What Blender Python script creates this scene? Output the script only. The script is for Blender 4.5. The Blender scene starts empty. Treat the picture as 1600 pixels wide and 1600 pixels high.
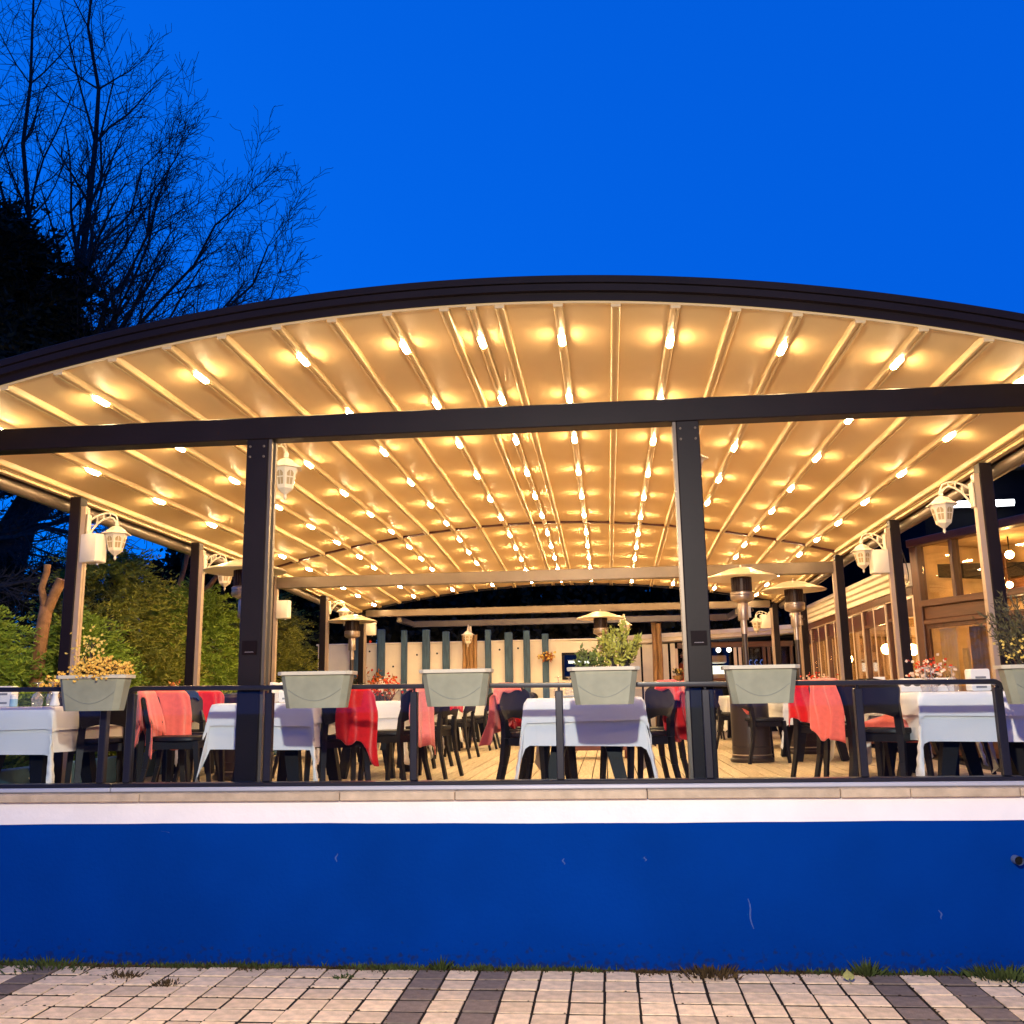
import bpy, math, random
import numpy as np
from mathutils import Vector, Matrix

S = bpy.context.scene
COL = S.collection
rnd = random.Random(7)
PI = math.pi
R = math.radians

# ------------------------------------------------------------------ camera
cam_d = bpy.data.cameras.new("camera")
cam = bpy.data.objects.new("camera", cam_d)
COL.objects.link(cam)
cam_d.sensor_width = 36.0
cam_d.lens = 33.3
cam_d.clip_start = 0.05
cam_d.clip_end = 400
cam.matrix_world = Matrix(((0.99494, 0.03477, 0.09418, 0.0),
                           (0.09896, -0.19133, -0.97652, 0.0),
                           (-0.01594, 0.98091, -0.19380, 1.6),
                           (0, 0, 0, 1)))
S.camera = cam

# ------------------------------------------------------------------ world: blue-hour sky
W = bpy.data.worlds.new("World")
S.world = W
W.use_nodes = True
wn, wl = W.node_tree.nodes, W.node_tree.links
wn.clear()
sky = wn.new("ShaderNodeTexSky")
sky.sky_type = 'NISHITA'
sky.sun_disc = False
sky.sun_elevation = R(-2.0)
sky.sun_rotation = R(-70)
sky.ozone_density = 10
sky.air_density = 1.0
sky.dust_density = 0.3
tint = wn.new("ShaderNodeMix")
tint.data_type = 'RGBA'
tint.blend_type = 'MULTIPLY'
tint.inputs[0].default_value = 1.0
tint.inputs[7].default_value = (0.1, 8.0, 2.0, 1)
base = wn.new("ShaderNodeMix")          # even scattered light of the dusk on top of the sky model
base.data_type = 'RGBA'
base.blend_type = 'ADD'
base.inputs[0].default_value = 1.0
base.inputs[7].default_value = (0.0, 0.078, 0.57, 1)
bg = wn.new("ShaderNodeBackground")
bg.inputs[1].default_value = 1.0
wo = wn.new("ShaderNodeOutputWorld")
wl.new(sky.outputs[0], tint.inputs[6])
wl.new(tint.outputs[2], base.inputs[6])
wl.new(base.outputs[2], bg.inputs[0])
wl.new(bg.outputs[0], wo.inputs[0])

S.view_settings.view_transform = 'Standard'
S.view_settings.look = 'None'
S.view_settings.exposure = 0.0
S.view_settings.gamma = 1.0
S.view_settings.use_curve_mapping = False
S.cycles.max_bounces = 8
S.cycles.diffuse_bounces = 4
S.cycles.transparent_max_bounces = 16
S.cycles.caustics_reflective = False
S.cycles.caustics_refractive = False
S.cycles.sample_clamp_indirect = 6.0

# ------------------------------------------------------------------ materials
MATS = {}


def mat(name, col, rough=0.6, metal=0.0, spec=0.5, var=0.12, scale=6.0, bump=0.0, bscale=40.0,
        emit=None, estr=0.0, stretch=None, per_obj=0.0, coat=0.0, trans=0.0, sheen=0.0):
    """Principled material with procedural colour variation and fine relief."""
    m = bpy.data.materials.new(name)
    MATS[name] = m
    m.use_nodes = True
    n, l = m.node_tree.nodes, m.node_tree.links
    p = n["Principled BSDF"]
    p.inputs["Roughness"].default_value = rough
    p.inputs["Metallic"].default_value = metal
    p.inputs["Specular IOR Level"].default_value = spec
    p.inputs["Coat Weight"].default_value = coat
    p.inputs["Sheen Weight"].default_value = sheen
    p.inputs["Base Color"].default_value = (*col, 1)
    tc = n.new("ShaderNodeTexCoord")
    mp = n.new("ShaderNodeMapping")
    if stretch:
        mp.inputs["Scale"].default_value = stretch
    l.new(tc.outputs["Object"], mp.inputs[0])
    if var > 0:
        nz = n.new("ShaderNodeTexNoise")
        nz.inputs["Scale"].default_value = scale
        nz.inputs["Detail"].default_value = 5
        l.new(mp.outputs[0], nz.inputs["Vector"])
        rp = n.new("ShaderNodeValToRGB")
        rp.color_ramp.elements[0].position = 0.3
        rp.color_ramp.elements[1].position = 0.7
        rp.color_ramp.elements[0].color = (*[max(0, c * (1 - var)) for c in col], 1)
        rp.color_ramp.elements[1].color = (*[min(1, c * (1 + var)) for c in col], 1)
        l.new(nz.outputs[0], rp.inputs[0])
        out = rp.outputs[0]
        if per_obj > 0:
            oi = n.new("ShaderNodeObjectInfo")
            mr = n.new("ShaderNodeMapRange")
            mr.inputs[3].default_value = 1 - per_obj
            mr.inputs[4].default_value = 1 + per_obj
            l.new(oi.outputs["Random"], mr.inputs[0])
            vm = n.new("ShaderNodeVectorMath")
            vm.operation = 'SCALE'
            l.new(out, vm.inputs[0])
            l.new(mr.outputs[0], vm.inputs[3])
            out = vm.outputs[0]
        l.new(out, p.inputs["Base Color"])
    if bump > 0:
        nb = n.new("ShaderNodeTexNoise")
        nb.inputs["Scale"].default_value = bscale
        nb.inputs["Detail"].default_value = 4
        l.new(mp.outputs[0], nb.inputs["Vector"])
        bp = n.new("ShaderNodeBump")
        bp.inputs["Strength"].default_value = bump
        bp.inputs["Distance"].default_value = 0.01
        l.new(nb.outputs[0], bp.inputs["Height"])
        l.new(bp.outputs[0], p.inputs["Normal"])
    if emit:
        p.inputs["Emission Color"].default_value = (*emit, 1)
        p.inputs["Emission Strength"].default_value = estr
    return m


def glass(name, tintc, refl=1.0, rough=0.02, ior=1.5):
    m = bpy.data.materials.new(name)
    MATS[name] = m
    m.use_nodes = True
    n, l = m.node_tree.nodes, m.node_tree.links
    n.clear()
    t = n.new("ShaderNodeBsdfTransparent")
    t.inputs[0].default_value = (*tintc, 1)
    g = n.new("ShaderNodeBsdfGlossy")
    g.inputs["Roughness"].default_value = rough
    fr = n.new("ShaderNodeFresnel")
    ge = n.new("ShaderNodeNewGeometry")
    mr = n.new("ShaderNodeMapRange")
    mr.inputs[3].default_value = ior
    mr.inputs[4].default_value = 1 / ior
    l.new(ge.outputs["Backfacing"], mr.inputs[0])
    l.new(mr.outputs[0], fr.inputs[0])
    ml = n.new("ShaderNodeMath")
    ml.operation = 'MULTIPLY'
    ml.inputs[1].default_value = refl
    ml.use_clamp = True
    mx = n.new("ShaderNodeMixShader")
    o = n.new("ShaderNodeOutputMaterial")
    l.new(fr.outputs[0], ml.inputs[0])
    l.new(ml.outputs[0], mx.inputs[0])
    l.new(t.outputs[0], mx.inputs[1])
    l.new(g.outputs[0], mx.inputs[2])
    l.new(mx.outputs[0], o.inputs[0])
    return m


LAMP = (1.0, 0.66, 0.32)
mat('metal_dark', (0.010, 0.006, 0.007), 0.5, 0.0, 0.18, 0.15, 3, 0.05, 60)
mat('metal_bronze', (0.15, 0.115, 0.085), 0.35, 0.4, 0.5, 0.1, 4)
mat('pvc', (0.74, 0.55, 0.285), 0.50, 0.0, 0.22, 0.05, 1.2, 0.02, 5)
mat('rafter_cream', (0.60, 0.44, 0.22), 0.40, 0.0, 0.45, 0.04, 2)
mat('bulb', (1, 1, 1), 0.4, var=0, emit=LAMP, estr=305)
mat('track_metal', (0.46, 0.34, 0.24), 0.4, 0.3, 0.5, 0.08, 4)
mat('rail_metal', (0.013, 0.012, 0.020), 0.32, 0.2, 0.5, 0.1, 8)
mat('channel_metal', (0.55, 0.53, 0.56), 0.35, 0.3, 0.5, 0.1, 5, stretch=(0.2, 3, 3))
mat('coping_stone', (0.46, 0.35, 0.24), 0.55, 0, 0.4, 0.2, 9, 0.3, 60, per_obj=0.1)
mat('white_paint', (0.76, 0.71, 0.71), 0.7, 0, 0.3, 0.05, 3, 0.25, 30)
mat('plaster', (0.92, 0.82, 0.66), 0.8, 0, 0.3, 0.08, 2, 0.3, 20)
mat('tile_cream', (0.76, 0.545, 0.34), 0.8, 0, 0.3, 0.22, 14, 0.6, 90, per_obj=0.15)
mat('tile_grey', (0.20, 0.145, 0.11), 0.8, 0, 0.3, 0.2, 22, 0.6, 90, per_obj=0.12)
mat('joint_soil', (0.016, 0.010, 0.006), 0.95, 0, 0.2, 0.3, 30, 0.8, 60)
mat('soil', (0.05, 0.035, 0.025), 0.95, 0, 0.2, 0.3, 20, 0.8, 60)
mat('plank_wood', (0.60, 0.47, 0.30), 0.55, 0, 0.35, 0.22, 5, 0.25, 30, stretch=(9, 0.7, 9), per_obj=0.16)
mat('gap_dark', (0.012, 0.008, 0.005), 0.9, var=0.2)
mat('chair_black', (0.010, 0.008, 0.008), 0.45, 0, 0.3, 0.15, 12, 0.05, 80)
mat('table_black', (0.007, 0.006, 0.006), 0.55, 0, 0.25, 0.15, 10)
mat('cloth_white', (0.80, 0.78, 0.76), 0.85, 0, 0.2, 0.03, 4, 0.15, 120, sheen=0.1)
mat('blanket_red', (0.62, 0.010, 0.012), 0.9, 0, 0.15, 0.12, 30, 0.5, 180, sheen=0.35)
mat('blanket_salmon', (0.86, 0.16, 0.12), 0.9, 0, 0.15, 0.08, 30, 0.5, 180, sheen=0.35)
mat('blanket_pink', (0.86, 0.24, 0.22), 0.9, 0, 0.15, 0.08, 30, 0.5, 180, sheen=0.35)
mat('blanket_navy', (0.02, 0.045, 0.14), 0.9, 0, 0.15, 0.08, 30, 0.5, 180)
mat('planter_sage', (0.225, 0.23, 0.165), 0.45, 0, 0.4, 0.13, 9, 0.05, 60)
mat('planter_rim', (0.50, 0.45, 0.34), 0.45, 0, 0.4, 0.05, 5)
mat('planter_line', (0.16, 0.17, 0.14), 0.5, var=0.05)
mat('lantern_white', (0.76, 0.66, 0.50), 0.45, 0, 0.5, 0.06, 8)
mat('lantern_pane', (0.45, 0.33, 0.18), 0.15, 0, 0.6, 0.1, 20)
mat('white_plastic', (0.72, 0.64, 0.52), 0.4, 0, 0.5, 0.04, 4)
mat('item_white', (0.78, 0.74, 0.68), 0.35, 0, 0.5, 0.03, 6)
mat('item_grey', (0.20, 0.20, 0.21), 0.4, var=0.05)
mat('heater_dark', (0.06, 0.045, 0.04), 0.34, 0.5, 0.5, 0.1, 3, stretch=(4, 4, 0.3))
mat('heater_burner', (0.03, 0.014, 0.010), 0.4, 0.5, 0.5, 0.2, 20)
mat('steel', (0.40, 0.32, 0.26), 0.34, 0.8, 0.5, 0.05, 6)
mat('dome_metal', (0.72, 0.62, 0.45), 0.34, 0.35, 0.5, 0.04, 5)
mat('wood_brown', (0.095, 0.033, 0.013), 0.4, 0, 0.5, 0.3, 5, 0.15, 30, stretch=(6, 6, 0.6))
mat('wood_brown_h', (0.11, 0.040, 0.015), 0.4, 0, 0.5, 0.3, 5, 0.15, 30, stretch=(0.6, 6, 6))
mat('wood_red', (0.075, 0.014, 0.010), 0.35, 0, 0.5, 0.25, 6)
mat('log_wood', (0.34, 0.19, 0.075), 0.65, 0, 0.3, 0.45, 6, 0.6, 14, stretch=(7, 7, 0.5))
mat('timber_blue', (0.055, 0.105, 0.16), 0.6, 0, 0.3, 0.3, 8, 0.4, 20, stretch=(4, 4, 0.5))
mat('kerb_blue', (0.05, 0.12, 0.20), 0.6, 0, 0.3, 0.15, 5)
mat('cornice_white', (0.88, 0.78, 0.60), 0.6, 0, 0.3, 0.08, 4, 0.1, 30)
mat('frame_white', (0.70, 0.55, 0.40), 0.5, 0, 0.4, 0.06, 5)
mat('room_wall', (0.66, 0.46, 0.24), 0.7, 0, 0.3, 0.35, 2.5, 0.1, 12)
mat('curtain', (0.80, 0.66, 0.46), 0.85, 0, 0.2, 0.08, 8)
mat('curtain_brown', (0.26, 0.17, 0.08), 0.85, 0, 0.2, 0.1, 8)
mat('globe_lit', (1, 1, 1), 0.4, var=0, emit=(1.0, 0.66, 0.30), estr=110)
mat('tube_white', (1, 1, 1), 0.4, var=0, emit=(0.95, 0.97, 1.0), estr=9)
mat('tube_cool', (1, 1, 1), 0.4, var=0, emit=(0.75, 0.92, 1.0), estr=2.2)
mat('sign_blue', (0.1, 0.2, 0.6), 0.4, var=0, emit=(0.08, 0.22, 1.0), estr=1.0)
mat('bark', (0.055, 0.045, 0.04), 0.9, 0, 0.2, 0.3, 20, 0.6, 40)
mat('bark_cut', (0.30, 0.15, 0.06), 0.85, 0, 0.2, 0.35, 14, 0.7, 30)
mat('cut_wood', (0.55, 0.34, 0.17), 0.8, 0, 0.2, 0.2, 20)
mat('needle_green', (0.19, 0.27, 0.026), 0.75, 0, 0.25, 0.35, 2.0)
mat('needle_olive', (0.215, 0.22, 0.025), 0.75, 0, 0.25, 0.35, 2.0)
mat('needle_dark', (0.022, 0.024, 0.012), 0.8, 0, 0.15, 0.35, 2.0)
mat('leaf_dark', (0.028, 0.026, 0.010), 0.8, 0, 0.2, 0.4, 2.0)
mat('leaf_yellow', (0.34, 0.32, 0.05), 0.55, 0, 0.35, 0.3, 25)
mat('leaf_green', (0.13, 0.16, 0.035), 0.55, 0, 0.35, 0.3, 25)
mat('leaf_olive', (0.085, 0.075, 0.030), 0.6, 0, 0.3, 0.3, 25)
mat('weed_green', (0.045, 0.060, 0.014), 0.8, 0, 0.2, 0.5, 12)
mat('weed_brown', (0.060, 0.036, 0.014), 0.9, 0, 0.2, 0.5, 12)
mat('flower_yellow', (0.85, 0.50, 0.10), 0.7, 0, 0.2, 0.25, 60)
mat('flower_pale', (0.75, 0.55, 0.14), 0.7, 0, 0.2, 0.2, 60)
mat('flower_white', (0.80, 0.64, 0.50), 0.7, 0, 0.2, 0.1, 60)
mat('flower_red', (0.62, 0.06, 0.02), 0.7, 0, 0.2, 0.25, 60)
mat('leaf_autumn', (0.45, 0.14, 0.03), 0.7, 0, 0.2, 0.4, 30)
mat('stone_grey', (0.48, 0.43, 0.36), 0.8, 0, 0.3, 0.2, 15, 0.4, 40)
mat('crate_brown', (0.13, 0.035, 0.018), 0.5, 0, 0.4, 0.25, 6)
mat('plaque', (0.006, 0.002, 0.003), 0.6, 0, 0.1, 0.1)
mat('plaque_print', (0.20, 0.16, 0.18), 0.5, var=0.1)
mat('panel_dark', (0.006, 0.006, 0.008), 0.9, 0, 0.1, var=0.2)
mat('roof_dark', (0.012, 0.012, 0.016), 0.8, 0, 0.3, 0.2, 3)
mat('skin', (0.50, 0.26, 0.17), 0.6, var=0.06)
mat('hair', (0.02, 0.012, 0.01), 0.6, var=0.2)
mat('top_orange', (0.75, 0.12, 0.03), 0.85, var=0.1)
mat('trousers', (0.03, 0.03, 0.04), 0.8, var=0.1)
mat('pipe_grey', (0.10, 0.13, 0.22), 0.5, var=0.1)
mat('cable_black', (0.05, 0.045, 0.04), 0.6, var=0.1)
mat('ground_dark', (0.05, 0.045, 0.035), 0.95, 0, 0.2, 0.3, 1.5, 0.5, 8)
mat('asphalt', (0.05, 0.05, 0.052), 0.9, 0, 0.3, 0.2, 20, 0.5, 120)
mat('fallen_leaf', (0.30, 0.27, 0.07), 0.7, var=0.2, scale=40)
mat('chalk', (0.60, 0.60, 0.56), 0.6, 0, 0.4, 0.1, 8)
mat('print_dark', (0.05, 0.045, 0.04), 0.6, var=0.1)
mat('bottle_blue', (0.30, 0.48, 0.60), 0.2, var=0.05)
mat('lamp_pole', (0.03, 0.03, 0.03), 0.5, 0.5, var=0.1)
mat('lamp_lens', (1, 1, 1), 0.4, var=0, emit=(1.0, 0.9, 0.78), estr=20)
mat('scuff', (0.03, 0.065, 0.24), 0.8, var=0.2, scale=60)
glass('glass_clear', (0.90, 0.94, 0.97), 0.8)
glass('glass_edge', (0.55, 0.75, 0.72), 1.0)
glass('glass_window', (0.88, 0.82, 0.72), 1.3)
m = glass('glass_ware', (0.93, 0.93, 0.92), 2.0)
n, l = m.node_tree.nodes, m.node_tree.links
df = n.new("ShaderNodeBsdfTranslucent")
df.inputs[0].default_value = (0.9, 0.88, 0.85, 1)
d2 = n.new("ShaderNodeBsdfDiffuse")
d2.inputs[0].default_value = (0.9, 0.88, 0.85, 1)
ad = n.new("ShaderNodeMixShader")
l.new(df.outputs[0], ad.inputs[1])
l.new(d2.outputs[0], ad.inputs[2])
mx2 = n.new("ShaderNodeMixShader")
mx2.inputs[0].default_value = 0.20
mx1 = [q for q in n if q.type == 'MIX_SHADER' and q.inputs[1].links and q.inputs[1].links[0].from_node.type == 'BSDF_TRANSPARENT'][0]
tr = [q for q in n if q.type == 'BSDF_TRANSPARENT'][0]
l.new(tr.outputs[0], mx2.inputs[1])
l.new(ad.outputs[0], mx2.inputs[2])
l.new(mx2.outputs[0], mx1.inputs[1])

# painted blue wall with scuffs and a faint roller texture
m = mat('paint_blue', (0.0, 0.030, 0.212), 0.8, 0, 0.02, 0.09, 1.6, 0.2, 40)
n, l = m.node_tree.nodes, m.node_tree.links
p = n["Principled BSDF"]
src = p.inputs["Base Color"].links[0].from_socket
tc = n.new("ShaderNodeTexCoord")
mp = n.new("ShaderNodeMapping")
mp.inputs["Scale"].default_value = (16, 1, 2.2)
l.new(tc.outputs["Object"], mp.inputs[0])
nz = n.new("ShaderNodeTexNoise")
nz.inputs["Scale"].default_value = 1.0
nz.inputs["Detail"].default_value = 6
nz.inputs["Roughness"].default_value = 0.62
l.new(mp.outputs[0], nz.inputs["Vector"])
rp = n.new("ShaderNodeValToRGB")
rp.color_ramp.elements[0].position = 0.74
rp.color_ramp.elements[1].position = 0.80
rp.color_ramp.elements[0].color = (0, 0, 0, 1)
rp.color_ramp.elements[1].color = (0.35, 0.35, 0.35, 1)
l.new(nz.outputs[0], rp.inputs[0])
mx = n.new("ShaderNodeMix")
mx.data_type = 'RGBA'
l.new(rp.outputs[0], mx.inputs[0])
l.new(src, mx.inputs[6])
mx.inputs[7].default_value = (0.18, 0.24, 0.40, 1)
l.new(mx.outputs[2], p.inputs["Base Color"])

# dirt splashed up from the pavement: speckles with ragged outlines low on the wall
sx = n.new("ShaderNodeSeparateXYZ")
l.new(tc.outputs["Object"], sx.inputs[0])
n2 = n.new("ShaderNodeTexNoise")
n2.inputs["Scale"].default_value = 26
n2.inputs["Detail"].default_value = 6
l.new(tc.outputs["Object"], n2.inputs["Vector"])
mr = n.new("ShaderNodeMapRange")
mr.inputs[1].default_value = 0.0
mr.inputs[2].default_value = 0.22
mr.inputs[3].default_value = 0.62
mr.inputs[4].default_value = 0.34
l.new(sx.outputs[2], mr.inputs[0])
ad = n.new("ShaderNodeMath")
ad.operation = 'ADD'
l.new(n2.outputs[0], ad.inputs[0])
l.new(mr.outputs[0], ad.inputs[1])
r2 = n.new("ShaderNodeMapRange")
r2.inputs[1].default_value = 1.06
r2.inputs[2].default_value = 1.22
r2.inputs[4].default_value = 0.6
l.new(ad.outputs[0], r2.inputs[0])
m2 = n.new("ShaderNodeMix")
m2.data_type = 'RGBA'
l.new(r2.outputs[0], m2.inputs[0])
l.new(mx.outputs[2], m2.inputs[6])
m2.inputs[7].default_value = (0.012, 0.014, 0.03, 1)
l.new(m2.outputs[2], p.inputs["Base Color"])

# ------------------------------------------------------------------ mesh helpers


class MB:
    def __init__(self):
        self.v, self.f = [], []

    def add(self, vs, fs):
        b = len(self.v)
        self.v += [tuple(x) for x in vs]
        self.f += [tuple(i + b for i in q) for q in fs]
        return self

    def box(self, x0, x1, y0, y1, z0, z1, M=None):
        vs = [(x0, y0, z0), (x1, y0, z0), (x1, y1, z0), (x0, y1, z0), (x0, y0, z1), (x1, y0, z1), (x1, y1, z1), (x0, y1, z1)]
        if M:
            vs = [M @ Vector(q) for q in vs]
        return self.add(vs, [(0, 3, 2, 1), (4, 5, 6, 7), (0, 1, 5, 4), (1, 2, 6, 5), (2, 3, 7, 6), (3, 0, 4, 7)])

    def bbox(self, x0, x1, y0, y1, z0, z1, c=0.006, M=None):
        """box with chamfered edges (28-face style, built from an octagon-free inset)"""
        xs, ys, zs = (x0, x1), (y0, y1), (z0, z1)
        vs, idx = [], {}
        for i in (0, 1):
            for j in (0, 1):
                for k in (0, 1):
                    x, y, z = xs[i], ys[j], zs[k]
                    sx, sy, sz = c if i == 0 else -c, c if j == 0 else -c, c if k == 0 else -c
                    for a, q in enumerate(((x, y + sy, z + sz), (x + sx, y, z + sz), (x + sx, y + sy, z))):
                        idx[i, j, k, a] = len(vs)
                        vs.append(q)
        g = lambda i, j, k, a: idx[i, j, k, a]
        fs = []
        fs.append((g(0, 0, 0, 0), g(0, 0, 1, 0), g(0, 1, 1, 0), g(0, 1, 0, 0)))
        fs.append((g(1, 0, 0, 0), g(1, 1, 0, 0), g(1, 1, 1, 0), g(1, 0, 1, 0)))
        fs.append((g(0, 0, 0, 1), g(1, 0, 0, 1), g(1, 0, 1, 1), g(0, 0, 1, 1)))
        fs.append((g(0, 1, 0, 1), g(0, 1, 1, 1), g(1, 1, 1, 1), g(1, 1, 0, 1)))
        fs.append((g(0, 0, 0, 2), g(0, 1, 0, 2), g(1, 1, 0, 2), g(1, 0, 0, 2)))
        fs.append((g(0, 0, 1, 2), g(1, 0, 1, 2), g(1, 1, 1, 2), g(0, 1, 1, 2)))
        for i in (0, 1):
            for j in (0, 1):
                fs.append((g(i, j, 0, 0), g(i, j, 1, 0), g(i, j, 1, 1), g(i, j, 0, 1)))
            for k in (0, 1):
                fs.append((g(i, 0, k, 0), g(i, 1, k, 0), g(i, 1, k, 2), g(i, 0, k, 2)))
        for j in (0, 1):
            for k in (0, 1):
                fs.append((g(0, j, k, 1), g(1, j, k, 1), g(1, j, k, 2), g(0, j, k, 2)))
        for i in (0, 1):
            for j in (0, 1):
                for k in (0, 1):
                    fs.append((g(i, j, k, 0), g(i, j, k, 1), g(i, j, k, 2)))
        if M:
            vs = [M @ Vector(q) for q in vs]
        self.fix = True
        return self.add(vs, fs)

    def tube(self, pts, r, n=6, cap=True):
        """tube along a polyline; r a number or one radius per point"""
        pts = [Vector(q) for q in pts]
        rs = r if isinstance(r, (list, tuple)) else [r] * len(pts)
        vs, fs = [], []
        up = Vector((0.0, 0.0, 1.0))
        for i, q in enumerate(pts):
            d = (pts[min(i + 1, len(pts) - 1)] - pts[max(i - 1, 0)])
            d = d.normalized() if d.length > 1e-9 else Vector((0, 0, 1))
            a = up if abs(d.z) < 0.95 else Vector((0, 1, 0))
            e1 = d.cross(a).normalized()
            e2 = e1.cross(d)
            for k in range(n):
                t = 2 * PI * (k + 0.5) / n
                vs.append(q + (e1 * math.cos(t) + e2 * math.sin(t)) * rs[i])
        for i in range(len(pts) - 1):
            for k in range(n):
                fs.append((i * n + k, i * n + (k + 1) % n, (i + 1) * n + (k + 1) % n, (i + 1) * n + k))
        if cap:
            fs.append(tuple(range(n - 1, -1, -1)))
            fs.append(tuple(range((len(pts) - 1) * n, len(pts) * n)))
        return self.add(vs, fs)

    def bar(self, p0, p1, w0, d0, w1, d1, ax=(1, 0, 0)):
        """tapered rectangular bar from p0 to p1 (width along ax)"""
        p0, p1 = Vector(p0), Vector(p1)
        d = (p1 - p0).normalized()
        a = Vector(ax)
        a = (a - d * a.dot(d)).normalized()
        b = d.cross(a)
        vs = []
        for q, w, t in ((p0, w0, d0), (p1, w1, d1)):
            for s, u in ((-1, -1), (1, -1), (1, 1), (-1, 1)):
                vs.append(q + a * (s * w / 2) + b * (u * t / 2))
        return self.add(vs, [(3, 2, 1, 0), (4, 5, 6, 7), (0, 1, 5, 4), (1, 2, 6, 5), (2, 3, 7, 6), (3, 0, 4, 7)])

    def lathe(self, prof, n=16, c=(0, 0, 0), sq=None, rot=0.0):
        """profile [(r,z)..] spun about z through c"""
        vs, fs = [], []
        for r, z in prof:
            for k in range(n):
                t = 2 * PI * k / n + rot
                vs.append((c[0] + r * math.cos(t), c[1] + r * math.sin(t), c[2] + z))
        for i in range(len(prof) - 1):
            for k in range(n):
                fs.append((i * n + k, i * n + (k + 1) % n, (i + 1) * n + (k + 1) % n, (i + 1) * n + k))
        if prof[0][0] > 1e-6:
            fs.append(tuple(range(n - 1, -1, -1)))
        if prof[-1][0] > 1e-6:
            fs.append(tuple(range((len(prof) - 1) * n, len(prof) * n)))
        return self.add(vs, fs)

    def grid(self, fn, nu, nv):
        vs = [fn(i / nu, j / nv) for j in range(nv + 1) for i in range(nu + 1)]
        w = nu + 1
        fs = [(j * w + i, j * w + i + 1, (j + 1) * w + i + 1, (j + 1) * w + i) for j in range(nv) for i in range(nu)]
        return self.add(vs, fs)

    def sweep(self, prof, frames):
        """closed profile [(a,b)] swept along frames [(origin, A, B)]"""
        n = len(prof)
        vs, fs = [], []
        for o, A, B in frames:
            for a, b in prof:
                vs.append((o[0] + A[0] * a + B[0] * b, o[1] + A[1] * a + B[1] * b, o[2] + A[2] * a + B[2] * b))
        for i in range(len(frames) - 1):
            for k in range(n):
                fs.append((i * n + k, i * n + (k + 1) % n, (i + 1) * n + (k + 1) % n, (i + 1) * n + k))
        fs.append(tuple(range(n - 1, -1, -1)))
        fs.append(tuple(range((len(frames) - 1) * n, len(frames) * n)))
        return self.add(vs, fs)

    def mesh(self, name, m, smooth=False, angle=None):
        me = bpy.data.meshes.new(name)
        me.from_pydata(self.v, [], self.f)
        me.materials.append(MATS[m])
        if getattr(self, 'fix', False):
            import bmesh
            b = bmesh.new()
            b.from_mesh(me)
            bmesh.ops.recalc_face_normals(b, faces=b.faces)
            b.to_mesh(me)
            b.free()
        if smooth:
            me.polygons.foreach_set("use_smooth", [True] * len(me.polygons))
            if angle:
                me.set_sharp_from_angle(angle=R(angle))
        me.update()
        return me

    def build(self, name, m, parent=None, smooth=False, angle=None, loc=None):
        return link(name, self.mesh(name, m, smooth, angle), parent, loc)


def link(name, me, parent=None, loc=None, rz=None):
    o = bpy.data.objects.new(name, me)
    COL.objects.link(o)
    if parent is not None:
        o.parent = parent
    if loc is not None:
        o.location = loc
    if rz is not None:
        o.rotation_euler.z = rz
    return o


def thing(name, label, cat, loc=(0, 0, 0), rz=0.0, group=None):
    o = bpy.data.objects.new(name, None)
    o.empty_display_size = 0.2
    COL.objects.link(o)
    o.location = loc
    o.rotation_euler.z = rz
    return tag(o, label, cat, group)


def tag(o, label, cat, group=None):
    o['label'] = label
    o['category'] = cat
    if group:
        o['group'] = group
    return o


def copy_tree(o, label=None, loc=None, rz=None, parent=None):
    c = o.copy()
    COL.objects.link(c)
    if parent is not None:
        c.parent = parent
    if label:
        c['label'] = label
    if loc is not None:
        c.location = loc
    if rz is not None:
        c.rotation_euler.z = rz
    for ch in o.children:
        copy_tree(ch, parent=c)
    return c


def structure(name, mb, m, parent=None, **k):
    o = mb.build(name, m, parent, **k)
    if parent is None:
        o['kind'] = 'structure'
    return o


def quads(name, m, V, parent=None, kind=None, loc=None):
    """V: (N,4,3) array of separate quads"""
    N = len(V)
    me = bpy.data.meshes.new(name)
    me.vertices.add(N * 4)
    me.vertices.foreach_set("co", np.asarray(V, dtype=np.float32).ravel())
    me.loops.add(N * 4)
    me.loops.foreach_set("vertex_index", np.arange(N * 4, dtype=np.int32))
    me.polygons.add(N)
    me.polygons.foreach_set("loop_start", np.arange(0, N * 4, 4, dtype=np.int32))
    me.polygons.foreach_set("loop_total", np.full(N, 4, dtype=np.int32))
    me.materials.append(MATS[m])
    me.update(calc_edges=True)
    me.validate()
    o = link(name, me, parent, loc)
    if kind or parent is not None:
        o['kind'] = kind or 'stuff'
    return o


def blades(P, D, L, Wd, rng, fold=0.35):
    """leaf quads (kite shape) at P along D, lengths L, widths Wd"""
    N = len(P)
    D = D / np.linalg.norm(D, axis=1, keepdims=True)
    a = rng.normal(size=(N, 3))
    s = np.cross(D, a)
    s /= np.linalg.norm(s, axis=1, keepdims=True) + 1e-9
    L = np.broadcast_to(np.asarray(L, float), (N,))[:, None]
    Wd = np.broadcast_to(np.asarray(Wd, float), (N,))[:, None]
    mid = P + D * L * 0.45
    return np.stack([P, mid + s * Wd / 2, P + D * L, mid - s * Wd / 2], axis=1)


RNG = np.random.default_rng(5)

# ================================================================== SETTING
FZ = 0.86          # deck level


def wpart(name, mb, m, parent, smooth=False, angle=None):
    """part given in world coordinates under an unrotated thing"""
    return mb.build(name, m, parent, smooth, angle, loc=-Vector(parent.location))


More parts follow.
